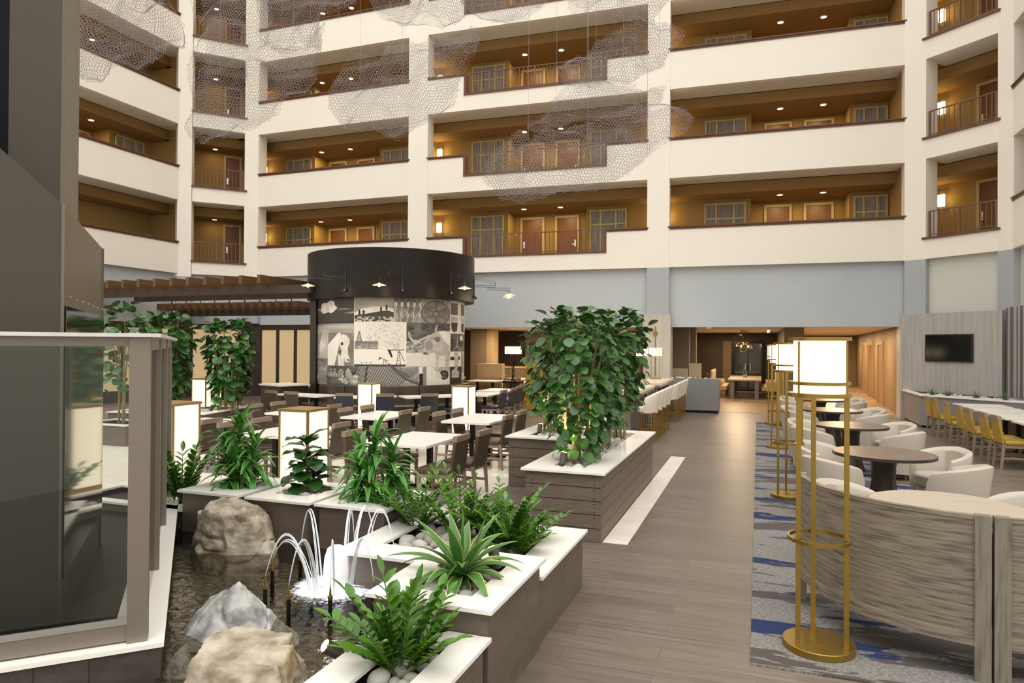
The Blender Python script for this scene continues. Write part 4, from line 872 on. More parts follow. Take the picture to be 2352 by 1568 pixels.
# curved banquette
t = thing('curved_banquette', 'dark brown leather banquette curving round the foot of the mural drum', 'banquette', (TC.x, TC.y, 0))
bl = mat('dark brown glossy leather', (.055, .04, .028), .25)
for i in range(6):
    a = A0-1.0+i*.44; 
    MB().lathe([(2.16, .12), (2.36, .12), (2.33, .93), (2.2, .93)], 12, (0, 0), a, a+.43).build('backrest', bl, t, smooth='auto', bev=.02)
    MB().lathe([(2.34, .16), (2.82, .16), (2.84, .42), (2.8, .46), (2.34, .46)], 12, (0, 0), a, a+.43).build('seat', bl, t, smooth='auto')
MB().lathe([(2.2, 0), (2.74, 0), (2.74, .16), (2.2, .16)], 48, (0, 0), A0-1.0, A0+1.62).build('plinth', black, t)
# arm lamps on the drum
steel = mat('blackened steel', (.09, .085, .08), .35, .8)
def arm_lamp(phi, swing, label, n=1):
    a = A0+math.radians(phi); t = thing('swing_arm_lamp', label, 'wall lamp', (TC.x+2.415*math.cos(a), TC.y+2.415*math.sin(a), 3.45), a-PI/2)
    # local +Y points outwards from the drum
    MB().rod((0, .012, .0), (0, .012, .58), .011, 8).build('wall_rod', steel, t); MB().sph((0, .05, -.02), .045, 10).build('counterweight', steel, t)
    d = Vector((math.cos(swing), math.sin(swing), 0)); pts1 = [Vector((0, .03, .32)), Vector((0, .03, .32))+d*.62]; e1_ = pts1[1]
    MB().tube([pts1[0], pts1[1], pts1[1]+Vector((0, 0, .1))], .010, 6).build('arm', steel, t); MB().rod((0, .03, .56), e1_+Vector((0, 0, .1)), .005, 5).build('stay', steel, t)
    e2_ = e1_+Vector((0, 0, -.08))+d*.42; MB().tube([e1_+Vector((0, 0, -.08))-d*.25, e2_, e2_+Vector((0, 0, -.16))], .010, 6).build('arm', steel, t)
    c_ = e2_+Vector((0, 0, -.2))
    MB().lathe([(.012, .06), (.03, .045), (.17, .0), (.168, -.008), (.02, .03)], 24, closed=True).build('lamp_shade', mat('cream enamel shade', (.75, .62, .42), .4, emis=(1, .7, .4), es=.0), t, smooth='auto').location = c_
    MB().sph((0, 0, -.015), .028, 8).build('bulb', bulb, t).location = c_
    l = point('arm_light', (0, 0, 0), 7, (1, .72, .4), .03, t); l.location = c_+Vector((0, 0, -.05))
vx = math.degrees
arm_lamp(-30, math.radians(62), 'left of the swing arm lamps on the dark band of the drum')
arm_lamp(6, math.radians(50), 'middle swing arm lamp on the dark band of the drum')
arm_lamp(40, math.radians(65), 'third swing arm lamp from the left on the dark band of the drum')
arm_lamp(74, math.radians(95), 'rightmost swing arm lamp reaching out from the drum')
arm_lamp(86, math.radians(100), 'farther swing arm lamp reaching out past the right side of the drum')
# service counter left of the drum
t = thing('service_counter', 'dark wood service counter with white top left of the drum', 'counter', (-12.35, 15.56, 0), math.radians(-21))
MB().box(-.52, .52, -.42, .42, 0, .87).build('body', darkwood, t); MB().box(-.56, .56, -.46, .46, .87, .91).build('countertop', tableW, t)
# ---------------------------------------------------------------- pergolas
def pergola(y0, ystart, yend, xs, z0, hs, xb0, xb1, hb, label, yb, sw=.11):
    t = thing('pergola', label, 'pergola', (xs[0], y0, z0)); ox = xs[0]
    for y in yb: MB().box(xb0-ox, xb1-ox, y-y0-.07, y-y0+.07, 0, hb).build('beam', beamw, t)
    first_ = None
    for x in xs:
        if first_ is None: first_ = MB().box(-sw/2, sw/2, ystart-y0, yend-y0, hb+.03, hb+.03+hs).build('slat', cedar, t); o = first_
        else: o = first_.copy(); COL.objects.link(o); o.parent = t
        o.location = (x-ox, 0, 0)
    return t, ox
sp = .63
pergola(15.6, 15.15, 18.0, [-12.92-sp*i for i in range(12)], 3.42, .235, -20.0, -11.5, .23, 'upper timber pergola of cedar slats left of the drum', (15.6, 17.4))
tp, ox = pergola(19.2, 18.5, 20.0, [-14.3-sp*.56*i for i in range(19)], 3.0, .19, -20.0, -13.4, .21, 'lower timber pergola hung on thin rods behind the upper one', (19.2,), .17)
for i in range(9): MB().rod((-.6-i*.66, -.1, .44), (-.6-i*.66, -.1, .85), .02, 6).build('hanger_rod', beamw, tp)
# ================================================================ POOL, PLANTERS
def planter(x0, x1, y0, y1, zs, label, rim=.10, over=.035, th=.022, body=None, boards=0, zb=0, opening=None, cat='planter', soilz=.06, zbase=0):
    cx_, cy_ = (x0+x1)/2, (y0+y1)/2
    t = thing('planter_box', label, cat, (cx_, cy_, zbase)); a0, a1, b0, b1 = x0-cx_, x1-cx_, y0-cy_, y1-cy_
    w = .05; zt = zs-th-zbase
    ox0, ox1, oy0, oy1 = opening if opening else (x0+rim, x1-rim, y0+rim, y1-rim); ox0 -= cx_; ox1 -= cx_; oy0 -= cy_; oy1 -= cy_
    if boards:
        h = zt/boards
        for i in range(boards):
            z = zt-h*(i+1); mb = MB(); g_ = .004
            for (p, q, r, s) in ((a0, a1, b0, b0+.03), (a0, a1, b1-.03, b1), (a0, a0+.03, b0+.03, b1-.03), (a1-.03, a1, b0+.03, b1-.03)): mb.box(p, q, r, s, z+g_, z+h-g_)
            bo = mb.build('board_course', plankw, t)
            sc_ = MB()
            for zz in ((z+.03, z+h-.03) if i < boards-1 else ()):
                for x in (a0+.07, a1-.07): sc_.rod((x, b0+.001, zz), (x, b0-.004, zz), .006, 8)
                for y in (b0+.05, b1-.05): sc_.rod((a1-.001, y, zz), (a1+.004, y, zz), .006, 8)
            if sc_.v: sc_.build('screws', black, bo)
        MB().box(a0+.03, a1-.03, b0+.03, b1-.03, 0, zt-.04).build('liner', soil, t)
    else:
        MB().box(a0, a1, b0, b0+w, 0, zt).box(a0, a1, b1-w, b1, 0, zt).box(a0, a0+w, b0+w, b1-w, 0, zt).box(a1-w, a1, b0+w, b1-w, 0, zt).build('body', body or woodlt, t)
        MB().box(a0+w, a1-w, b0+w, b1-w, 0, zt-soilz).build('soil', soil, t)
    s = MB(); o_ = over
    s.box(a0-o_, a1+o_, b0-o_, oy0, zt, zt+th).box(a0-o_, a1+o_, oy1, b1+o_, zt, zt+th).box(a0-o_, ox0, oy0, oy1, zt, zt+th).box(ox1, a1+o_, oy0, oy1, zt, zt+th)
    s.build('slab', slabw, t)
    return t
planter(-2.31, -1.50, 6.82, 10.39, .715, 'front plank clad planter with screws, full of tall round leaved plants', opening=(-2.07, -1.72, 7.02, 10.15), boards=5, over=.045)
planter(-3.35, -2.40, 9.12, 12.6, .715, 'rear plank clad planter standing left behind the front one', opening=(-3.12, -2.62, 9.35, 12.4), boards=5, over=.045)
PZ = .60
planter(-5.20, -4.55, 5.07, 5.84, PZ, 'left of the three square planters behind the pool, holding a striped leafy dracaena', opening=(-5.04, -4.70, 5.24, 5.70), soilz=.015)
planter(-4.40, -3.76, 5.07, 5.84, PZ, 'middle of the three square planters behind the pool, holding the fiddle leaf plant', opening=(-4.28, -3.92, 5.26, 5.70), soilz=.015)
planter(-3.64, -2.99, 5.07, 5.84, PZ, 'right of the three square planters behind the pool, holding a striped dracaena', opening=(-3.50, -3.14, 5.24, 5.70), soilz=.015)
planter(-2.05, -1.35, 3.37, 4.28, PZ, 'taller square planter with the spiky agave in the foreground', opening=(-1.88, -1.50, 3.50, 4.12))
planter(-2.93, -1.37, 4.34, 5.53, .47, 'low planter of glossy green plants behind the agave planter', opening=(-2.72, -1.60, 4.6, 5.34))
planter(-1.92, -1.36, 2.45, 3.33, .45, 'low planter with a glossy green plant at the bottom edge of the picture', opening=(-1.76, -1.50, 2.55, 3.18))
planter(-6.9, -5.24, 5.12, 6.6, .40, 'low planter at the left end of the pool under the leftmost lantern', opening=(-6.75, -5.42, 5.2, 5.72))
# far left hedge planter
t = planter(-14.1, -11.75, 11.6, 13.5, .45, 'low white rimmed planter with two tall leafy plants at left', opening=(-13.9, -11.95, 11.75, 13.3))
t.rotation_euler = (0, 0, math.radians(12))

planter(-12.7, -11.5, 9.8, 10.6, .42, 'low planter behind the steel enclosure holding a tall leafy plant')
# pool
ZW = .205
poolm = bpy.data.materials.new('pool pebbles'); poolm.use_nodes = True; n = poolm.node_tree; b = n.nodes['Principled BSDF']; b.inputs['Roughness'].default_value = .7
t_ = n.nodes.new('ShaderNodeTexCoord'); vo = n.nodes.new('ShaderNodeTexVoronoi'); vo.inputs['Scale'].default_value = 17; n.links.new(t_.outputs['Object'], vo.inputs['Vector'])
rp = n.nodes.new('ShaderNodeValToRGB'); rp.color_ramp.elements[0].color = (.25, .20, .13, 1); rp.color_ramp.elements[1].color = (.06, .05, .035, 1); rp.color_ramp.elements[1].position = .75
n.links.new(vo.outputs['Distance'], rp.inputs['Fac']); hs = n.nodes.new('ShaderNodeMix'); hs.data_type = 'RGBA'; hs.blend_type = 'MULTIPLY'; hs.inputs[0].default_value = .25
n.links.new(rp.outputs[0], hs.inputs[6]); n.links.new(vo.outputs['Color'], hs.inputs[7]); n.links.new(hs.outputs[2], b.inputs['Base Color'])
bp = n.nodes.new('ShaderNodeBump'); bp.inputs['Distance'].default_value = .03; bp.invert = True; n.links.new(vo.outputs['Distance'], bp.inputs['Height']); n.links.new(bp.outputs[0], b.inputs['Normal'])
POOL = [(-3.0, 2.75), (-5.5, 5.25), (-5.5, 5.5), (-2.9, 5.5), (-2.9, 4.5), (-2.0, 4.5), (-2.0, 3.45), (-1.93, 3.35), (-1.93, 1.5), (-2.9, 1.5)]
o = MB().prism(POOL, .004, .03).build('pool_bed', poolm); tag(o, 'dark pebble covered bed under the pool water', 'pool', None)
wm = bpy.data.materials.new('pool water'); wm.use_nodes = True; n = wm.node_tree; n.nodes.clear()
ou = n.nodes.new('ShaderNodeOutputMaterial'); tr = n.nodes.new('ShaderNodeBsdfTransparent'); tr.inputs[0].default_value = (.82, .80, .72, 1); gl = n.nodes.new('ShaderNodeBsdfGlossy'); gl.inputs['Roughness'].default_value = .03
fr = n.nodes.new('ShaderNodeFresnel'); fr.inputs['IOR'].default_value = 1.45; mx = n.nodes.new('ShaderNodeMixShader')
nzn = n.nodes.new('ShaderNodeTexNoise'); nzn.inputs['Scale'].default_value = 9; nzn.inputs['Detail'].default_value = 3; t_ = n.nodes.new('ShaderNodeTexCoord'); n.links.new(t_.outputs['Object'], nzn.inputs['Vector'])
bp = n.nodes.new('ShaderNodeBump'); bp.inputs['Strength'].default_value = .22; bp.inputs['Distance'].default_value = .04; n.links.new(nzn.outputs['Fac'], bp.inputs['Height'])
for q in (gl, fr): n.links.new(bp.outputs[0], q.inputs['Normal'])
n.links.new(fr.outputs[0], mx.inputs[0]); n.links.new(tr.outputs[0], mx.inputs[1]); n.links.new(gl.outputs[0], mx.inputs[2]); n.links.new(mx.outputs[0], ou.inputs[0])
mb = MB(); mb.add([(x, y, ZW) for x, y in POOL], [tuple(range(len(POOL)))]); o = mb.build('pool_water', wm); tag(o, 'clear rippled water of the indoor pool around the rocks', 'water')

# rocks
def rock(name, label, m, loc, planes, sub, seed, amp, sc=(1, 1, 1)):
    bm = bmesh.new(); bmesh.ops.create_icosphere(bm, subdivisions=sub, radius=1)
    for v in bm.verts:
        d = v.co.normalized(); r = 9
        for (nx, ny, nz_, h) in planes:
            N = Vector((nx, ny, nz_)).normalized(); q = N.dot(d)
            if q > 1e-3: r = min(r, h/q)
        p = d*r
        nn = noise.multi_fractal(p*6+Vector((seed, 0, 0)), .9, 2.1, 5)*amp*.5
        nn += noise.noise(Vector((p.x*1.5, p.y*1.5, p.z*9+noise.noise(p*2)*2+seed)))*amp*.45
        rid = abs(noise.noise(p*3.4+Vector((0, seed, 0)))); nn -= max(0, .07-rid)*amp*9
        v.co = p+d*nn
    me = bpy.data.meshes.new(name); bm.to_mesh(me); bm.free(); me.materials.append(m); me.polygons.foreach_set('use_smooth', [True]*len(me.polygons))
    me.set_sharp_from_angle(angle=.6)
    o = bpy.data.objects.new(name, me); COL.objects.link(o); o.location = loc; o.scale = sc; tag(o, label, 'rock'); return o
rock('boulder', 'large flat topped tan boulder standing in the pool before the square planters', rockm, (-4.42, 4.84, .24),
     [(.05, -.12, 1, .30), (-1, -.45, .12, .30), (1, .2, .75, .33), (0, -1, .16, .21), (-.55, -1, .12, .24), (.5, -1, .3, .25), (0, 1, .1, .20), (.8, .6, .3, .34), (-.8, .5, .3, .28), (.75, .2, 1, .33), (0, 0, -1, .24), (-.6, -.6, 1.1, .345), (.15, -.9, 1, .31)], 6, 3, .05)
rock('boulder', 'pointed pale grey boulder in the pool behind the foreground rock', rockg, (-3.13, 3.47, .16),
     [(-.6, -.3, .9, .225), (.9, .4, .75, .20), (0, -.8, .6, .20), (0, .8, .6, .2), (-.8, -.5, .5, .24), (.7, -.7, .6, .20), (-1, -.2, .1, .36), (1, 0, .1, .26), (0, 0, -1, .16), (-.2, -.1, 1, .29)], 6, 11, .04)
rock('boulder', 'broad flat topped boulder at the bottom of the picture', rockm, (-2.48, 2.84, .19),
     [(.05, -.05, 1, .235), (-1, -.5, .25, .24), (1, .3, .5, .275), (.1, -1, .22, .25), (-.5, -1, .35, .25), (.5, -.9, .5, .27), (0, 1, .3, .22), (.6, .7, .3, .25), (-.8, .4, .3, .25), (0, 0, -1, .2), (-.3, -.8, 1, .285)], 6, 20, .05, (1.12, 1.1, 1))
# pebbles
peb = []
for i in range(6):
    bm = bmesh.new(); bmesh.ops.create_icosphere(bm, subdivisions=3, radius=1)
    for v in bm.verts: v.co *= 1+.10*noise.noise(v.co*1.3+Vector((i*5, 0, 0)))
    me = bpy.data.meshes.new('river_stone'); bm.to_mesh(me); bm.free(); me.polygons.foreach_set('use_smooth', [True]*len(me.polygons)); me.materials.append(pebm if i < 4 else pebw); peb.append(me)
def stones(x0, x1, y0, y1, z, n_, s0, s1, where, T_=None, seed=0, avoid=(), stuff=False, cond=None):
    rr = random.Random(seed); pts = []; tries = 0
    while len(pts) < n_ and tries < 4000:
        tries += 1; s = rr.uniform(s0, s1); x = rr.uniform(x0+s*.8, x1-s*.8); y = rr.uniform(y0+s*.8, y1-s*.8)
        if any((x-a)**2+(y-b_)**2 < ((s+c_)*.82)**2 for a, b_, c_ in pts): continue
        if any((x-a)**2+(y-b_)**2 < c_*c_ for a, b_, c_ in avoid): continue
        if cond and not cond(x, y): continue
        pts.append((x, y, s))
    if stuff:
        mb = MB()
        for x, y, s in pts: mb.sph((x, y, z+s*.3), s, 8, (1, rr.uniform(.7, .95), rr.uniform(.5, .7)))
        o = mb.build('river_stones', pebw, smooth=True); tag(o, 'bed of smooth pale stones in '+where, 'stones'); o['kind'] = 'stuff'; return
    for x, y, s in pts:
        o = bpy.data.objects.new('river_stone', peb[rr.randrange(6)]); COL.objects.link(o)
        o.location = (x, y, z+s*.45); o.rotation_euler = (rr.uniform(-.3, .3), rr.uniform(-.3, .3), rr.uniform(0, 6.28)); o.scale = (s, s*rr.uniform(.7, .95), s*rr.uniform(.6, .85))
        tag(o, 'smooth grey river stone lying in '+where, 'stone', 'stones in '+where)
stones(-1.88, -1.50, 3.50, 4.12, .52, 30, .042, .072, 'the agave planter', seed=5, avoid=[(-1.69, 3.82, .07)])
stones(-4.28, -3.92, 5.26, 5.70, .568, 26, .03, .05, 'the middle square planter', seed=6, avoid=[(-4.08, 5.5, .03)])
stones(-5.04, -4.70, 5.24, 5.70, .568, 20, .03, .05, 'the left square planter', seed=7)
stones(-3.50, -3.14, 5.24, 5.70, .568, 20, .03, .05, 'the right square planter', seed=8)
stones(-1.76, -1.50, 2.55, 3.18, .37, 22, .04, .065, 'the bottom edge planter', seed=9)
stones(-2.72, -1.60, 4.60, 5.34, .39, 46, .04, .08, 'the low planter behind the agave', seed=10)
stones(-2.07, -1.72, 7.02, 10.15, .66, 110, .035, .07, 'the front plank planter', seed=11)
stones(-3.12, -2.62, 9.35, 12.4, .66, 90, .04, .07, 'the rear plank planter', seed=12, stuff=True)
stones(-13.3, -11.95, 11.9, 13.1, .385, 50, .07, .12, 'the low planter at left', seed=13, stuff=True)
stones(-6.1, -5.42, 5.2, 5.72, .33, 20, .04, .06, 'the low planter at the left end of the pool', seed=14)
stones(3.98, 5.6, 18.1, 20.2, .81, 36, .04, .07, 'the ledge under the television', seed=15, stuff=True, cond=lambda x, y: .22 < (x-3.88)*.722+(y-19.77)*.692 < .6)
stones(-2.8, -1.2, 21.45, 21.8, 1.035, 24, .03, .05, 'the grey planter wall by the bar', seed=16, stuff=True)

# ---------------------------------------------------------------- fountain
waterj = mat('falling water', (.92, .94, .96), .12, spec=.8, alpha=.55)
foamm = bpy.data.materials.new('water foam'); foamm.use_nodes = True; n = foamm.node_tree; b = n.nodes['Principled BSDF']; b.inputs['Base Color'].default_value = (.93, .96, 1, 1); b.inputs['Roughness'].default_value = .5
t_ = n.nodes.new('ShaderNodeTexCoord'); mp = n.nodes.new('ShaderNodeMapping'); mp.inputs['Location'].default_value = (-1, -1, 0); mp.inputs['Scale'].default_value = (2, 2, 0); n.links.new(t_.outputs['Generated'], mp.inputs[0])
gd = n.nodes.new('ShaderNodeTexGradient'); gd.gradient_type = 'SPHERICAL'; n.links.new(mp.outputs[0], gd.inputs[0])
nq = n.nodes.new('ShaderNodeTexNoise'); nq.inputs['Scale'].default_value = 38; nq.inputs['Detail'].default_value = 6; n.links.new(t_.outputs['Object'], nq.inputs['Vector'])
ma = n.nodes.new('ShaderNodeMath'); ma.operation = 'ADD'; n.links.new(gd.outputs['Fac'], ma.inputs[0]); n.links.new(nq.outputs['Fac'], ma.inputs[1])
rf = n.nodes.new('ShaderNodeValToRGB'); rf.color_ramp.elements[0].position = .68; rf.color_ramp.elements[0].color = (0, 0, 0, 1); rf.color_ramp.elements[1].position = 1.0; n.links.new(ma.outputs[0], rf.inputs['Fac']); n.links.new(rf.outputs[0], b.inputs['Alpha'])
def foam_disc(r):
    mb = MB(); N_ = 28; v = [(0, 0, .004)]
    for q in (.5, 1): v += [(r*q*math.cos(2*PI*i/N_), r*q*math.sin(2*PI*i/N_), .004*(1-q)) for i in range(N_)]
    return mb.add(v, [(0, 1+i, 1+(i+1) % N_) for i in range(N_)]+[(1+i, 1+N_+i, 1+N_+(i+1) % N_, 1+(i+1) % N_) for i in range(N_)])
bellm = mat('water bell', (.95, .97, 1.0), .3, alpha=.8)
FC = Vector((-2.92, 4.28, ZW))
noz0 = None
NZ = [(-3.22, 3.87, 1, 'front left'), (-2.945, 3.77, 1, 'front second from left'), (-2.68, 3.86, 1, 'front middle'), (-3.43, 4.20, .55, 'left small'), (-3.39, 4.48, 1.25, 'rear left'), (-3.05, 4.72, 1.2, 'rear middle'), (-2.89, 4.76, 1.3, 'rear right'), (-2.62, 4.62, 1.35, 'far right tall'), (-2.45, 4.03, 1.0, 'front right')]
for x, y, h, l in NZ:
    lab = 'brass tipped black fountain nozzle, %s in the ring' % l
    if noz0 is None:
        noz0 = thing('fountain_nozzle', lab, 'fountain nozzle', (x, y, .03), 0, 'fountain nozzles')
        MB().rod((0, 0, 0), (0, 0, .27), .014, 12).build('pipe', black, noz0); MB().rod((0, 0, .27), (0, 0, .295), .016, 12, .018).build('collar', brass, noz0)
        MB().rod((0, 0, .295), (0, 0, .36), .009, 10, .004).build('tip', brass, noz0)
    else: dup(noz0, (x, y, .03), 0, lab)
    S = Vector((x, y, .39)); Dr = (FC-S); Dr.z = 0; reach = Dr.length*.62; Dr.normalize(); H = .27*h
    pts = []; rs = []
    zt = S.z+H; k1 = math.sqrt(H); k2 = math.sqrt(zt-ZW)
    for i in range(21):
        u = i/20; s_ = -k1+(k1+k2)*u; pts.append(S+Dr*reach*u+Vector((0, 0, H-s_*s_))); rs.append(.0032+.0042*u)
    j_ = MB().tube(pts, rs, 8)
    for q in range(3):
        off = Vector((R.uniform(-.015, .015), R.uniform(-.015, .015), R.uniform(-.02, .0)))
        j_.tube([p+off*(i/20)*1.6 for i, p in enumerate(pts)], [.0015+.003*i/20 for i in range(21)], 5)
    o = j_.build('water_jet', waterj, smooth=True); tag(o, 'thin arching water jet from the %s nozzle' % l, 'water jet', 'arching fountain jets')
    e_ = pts[-1]; fm = foam_disc(.15)
    o = fm.build('foam', foamm, smooth=True); tag(o, 'white foam where the jet of the %s nozzle lands' % l, 'foam', 'foam patches', (e_.x, e_.y, ZW+.006+.001*len(l))); o['kind'] = 'stuff'
bell = MB(); prof = [(.012, .29), (.04, .312), (.066, .295), (.086, .23), (.092, .14), (.09, .07), (.095, 0)]
nb = 40; v = []
for i in range(nb):
    a = 2*PI*i/nb
    for r, z in prof: rr_2 = r*(1+.05*math.sin(a*9+z*7)*(1-z/.4)); v.append((FC.x+rr_2*math.cos(a), FC.y+rr_2*math.sin(a), ZW+z))
m_ = len(prof); bell.add(v, [(i*m_+k_, ((i+1) % nb)*m_+k_, ((i+1) % nb)*m_+k_+1, i*m_+k_+1) for i in range(nb) for k_ in range(m_-1)])
o = bell.build('water_bell', bellm, smooth=True); tag(o, 'bright white bubbling water bell at the centre of the fountain', 'fountain')
point('fountain_light', (FC.x, FC.y, ZW+.12), 1.5, (.92, .95, 1), .06); point('fountain_light', (FC.x, FC.y-.02, ZW+.5), 2, (.9, .95, 1), .05)
fm = foam_disc(.40)
o = fm.build('foam', foamm, smooth=True); tag(o, 'white foam spread round the water bell', 'foam', None, (FC.x, FC.y, ZW+.004)); o['kind'] = 'stuff'

# ---------------------------------------------------------------- plants
def leaf(mb, p, d, up, L, Wd, droop=.3, seg=5, fold=.12, prof=None, mi=0, marg=None, wave=0):
    """p base, d direction, up normal; prof = width along the leaf"""
    d = Vector(d).normalized(); up = Vector(up); sd_ = d.cross(up)
    if sd_.length < 1e-3: sd_ = Vector((1, 0, 0))
    sd_.normalize(); nrm = sd_.cross(d).normalized(); v = []; pos = Vector(p); dirn = d.copy()
    cols = 5 if marg is not None else 3
    for i in range(seg+1):
        u = i/seg; w = (prof(u) if prof else math.sin(PI*min(1, u*.95+.03))**.8)*Wd/2
        nn = sd_.cross(dirn).normalized(); wv = wave*math.sin(u*14) if wave else 0
        if cols == 3: v += [pos-sd_*w+nn*(fold*w+wv), pos, pos+sd_*w+nn*(fold*w-wv)]
        else: v += [pos-sd_*w+nn*fold*w, pos-sd_*w*.84+nn*fold*w*.8, pos, pos+sd_*w*.84+nn*fold*w*.8, pos+sd_*w+nn*fold*w]
        pos = pos+dirn*(L/seg); dirn = (dirn+Vector((0, 0, -droop/seg))).normalized()
    o0 = len(mb.f)
    mb.mi = mi; n_ = cols
    fs_ = []; ms_ = []
    for i in range(seg):
        for k_ in range(n_-1):
            fs_.append((i*n_+k_, i*n_+k_+1, (i+1)*n_+k_+1, (i+1)*n_+k_)); ms_.append(marg if (marg is not None and k_ in (0, n_-2)) else mi)
    mb.add(v, fs_); mb.m[-len(fs_):] = ms_
def rdir(el): a = R.random()*2*PI; return Vector((math.cos(a)*math.cos(el), math.sin(a)*math.cos(el), math.sin(el)))
roundp = lambda u: max(.02, math.sin(PI*min(1, u*.97+.015)))**.55
def leafy_cane_plant(name, label, base, canes, h, spread, nleaf, ls, lo=.22, rb=.12, loc=None):
    t = thing(name, label, 'plant', base)
    for c_ in range(canes):
        a = 2*PI*c_/canes+R.random(); r = rb*math.sqrt(R.random()); x, y = r*math.cos(a), r*math.sin(a); hh = h*R.uniform(.72, .98)
        k2 = R.uniform(.3, 1)*spread; top = Vector((x+k2*math.cos(a)*.55, y+k2*math.sin(a)*.55, hh)); mid = Vector((x*1.1, y*1.1, hh*.5))
        MB().tube([(x, y, -.06), (x*1.05, y*1.05, hh*.25), mid, (mid+top)/2+Vector((0, 0, .02)), top], [.019, .018, .015, .011, .006], 8).build('cane', stemm, t, smooth='auto')
    mb = MB(); pet = MB()
    for q in range(nleaf):
        u = R.random(); z = h*(lo+(1-lo)*(u**.75)); k_ = z/h
        rad = spread*(.45+.55*math.sin(min(1, k_*1.02)*PI*.62))*R.uniform(.25, 1)**.5; 
        if k_ > .9: rad *= R.uniform(.3, 1)
        a = R.random()*2*PI; p = Vector((rad*math.cos(a), rad*math.sin(a), z)); out = Vector((math.cos(a), math.sin(a), 0))
        low = k_ < .85
        d = (out*R.uniform(.3, 1)+Vector((R.uniform(-.6, .6), R.uniform(-.6, .6), R.uniform(-.9, .0) if low else R.uniform(-.2, .5)))).normalized()
        up = (out*(.9 if low else .1)+Vector((0, 0, R.uniform(.4, 1.2)))+Vector((R.uniform(-.4, .4), R.uniform(-.4, .4), 0))).normalized()
        s_ = ls*R.uniform(.65, 1.15); leaf(mb, p, d, up, s_, s_*.92, .5, 6, .10, roundp)
        pet.rod(p-out*min(rad, .05)-Vector((0, 0, .03)), p, .0022, 4, cap=False)
    mb.build('foliage', lf_round, t, smooth=True); pet.build('petioles', stemg, t, smooth=True, kind='stuff'); return t
leafy_cane_plant('round_leaf_plant', 'tall round leaved plant at the near end of the front plank planter', (-1.90, 7.45, .66), 7, 1.74, .46, 560, .135, .10, .14)
leafy_cane_plant('round_leaf_plant', 'tall round leaved plant in the middle of the front plank planter', (-1.88, 8.55, .66), 6, 1.62, .42, 400, .135, .24, .14)
leafy_cane_plant('round_leaf_plant', 'tall round leaved plant at the far end of the front plank planter', (-1.86, 9.6, .66), 6, 1.85, .42, 380, .135, .26, .14)
leafy_cane_plant('round_leaf_plant', 'tall round leaved plant at the near end of the rear plank planter', (-2.92, 9.95, .66), 7, 1.72, .48, 460, .135, .18, .16)
leafy_cane_plant('round_leaf_plant', 'tall round leaved plant at the far end of the rear plank planter', (-2.86, 11.4, .66), 6, 1.80, .5, 360, .14, .24, .16)
leafy_cane_plant('round_leaf_plant', 'tall leafy plant left of the lantern in the low planter at left', (-13.45, 12.6, .40), 9, 2.28, .58, 560, .205, .10, .2)
leafy_cane_plant('round_leaf_plant', 'tall leafy plant right of the lantern in the low planter at left', (-11.9, 12.95, .40), 10, 2.15, .54, 520, .20, .12, .24)
leafy_cane_plant('round_leaf_plant', 'tall leafy plant whose top shows over the steel enclosure', (-12.1, 10.2, .3), 5, 2.55, .42, 150, .19, .3, .14)
# strap leaved dracaenas
strap = lambda u: (min(1, u*5+.25) if u < .3 else max(.03, (1-u)/.7)**.6)
def dracaena(base, h, label, heads):
    t = thing('striped_dracaena', label, 'plant', base, 0, 'striped dracaenas'); mb = MB()
    for (hx, hy, hz, n_, L) in heads:
        MB().tube([(hx*.3, hy*.3, -.05), (hx*.7, hy*.7, hz*.5), (hx, hy, hz)], [.012, .010, .008], 6).build('stem', stemg, t)
        for i in range(n_):
            u = i/n_; el = 1.35-1.75*u; d = rdir(el); p = Vector((hx, hy, hz+.10-.30*u)); leaf(mb, p, d, (0, 0, 1) if abs(d.z) < .95 else (1, 0, 0), L*R.uniform(.8, 1.15)*(1-.15*(1-u)), .06*R.uniform(.8, 1.2), 1.6, 8, .35, strap, 0, 1)
    mb.build('foliage', [lf_drac, lf_dracw], t, smooth=True); return t
dracaena((-4.86, 5.45, .585), .7, 'striped green dracaena in the left square planter', [(0, 0, .50, 34, .34), (-.16, .02, .34, 30, .34), (.17, .0, .32, 30, .34), (.04, -.13, .22, 30, .32), (-.08, -.05, .14, 24, .30), (.12, .1, .16, 22, .3)])
dracaena((-3.32, 5.45, .585), .7, 'striped green dracaena in the right square planter', [(0, 0, .46, 34, .34), (-.17, .03, .30, 30, .34), (.17, .02, .32, 30, .36), (.02, -.13, .20, 30, .32), (-.1, -.06, .13, 26, .30), (.14, .06, .12, 22, .3)])
# fiddle leaf plant
t = thing('fiddle_leaf_plant', 'dark broad leaved plant in the middle square planter before the lantern', 'plant', (-4.10, 5.50, .585)); mb = MB()
fid = lambda u: max(.05, (.62*math.sin(PI*min(1, u*1.5))**.8 if u < .42 else 0)+(math.sin(PI*min(1, max(0, (u-.22)/.8)))**.7 if u > .22 else 0)); 
MB().tube([(0, 0, -.05), (.01, 0, .2), (-.02, 0, .38), (.05, 0, .52)], [.012, .011, .009, .006], 8).build('stem', stemm, t, smooth=True)
MB().tube([(0, 0, .1), (.1, .02, .25), (.12, 0, .34)], [.009, .008, .006], 8).build('stem', stemm, t, smooth=True)
for i in range(30):
    z = .04+.46*(i/30); a = i*2.4; s_ = R.uniform(.24, .34)*(1-.3*(i/30)); d = Vector((math.cos(a), math.sin(a), R.uniform(-.1, .6)+(.6 if i > 25 else 0))); off = Vector((.08, 0, 0)) if i % 3 == 0 and z < .34 else Vector((0, 0, 0))
    leaf(mb, Vector((0, 0, z))+off, d, (0, 0, 1), s_, s_*.66, .9, 10, .2, fid, wave=.006)
mb.build('foliage', lf_fid, t, smooth=True)
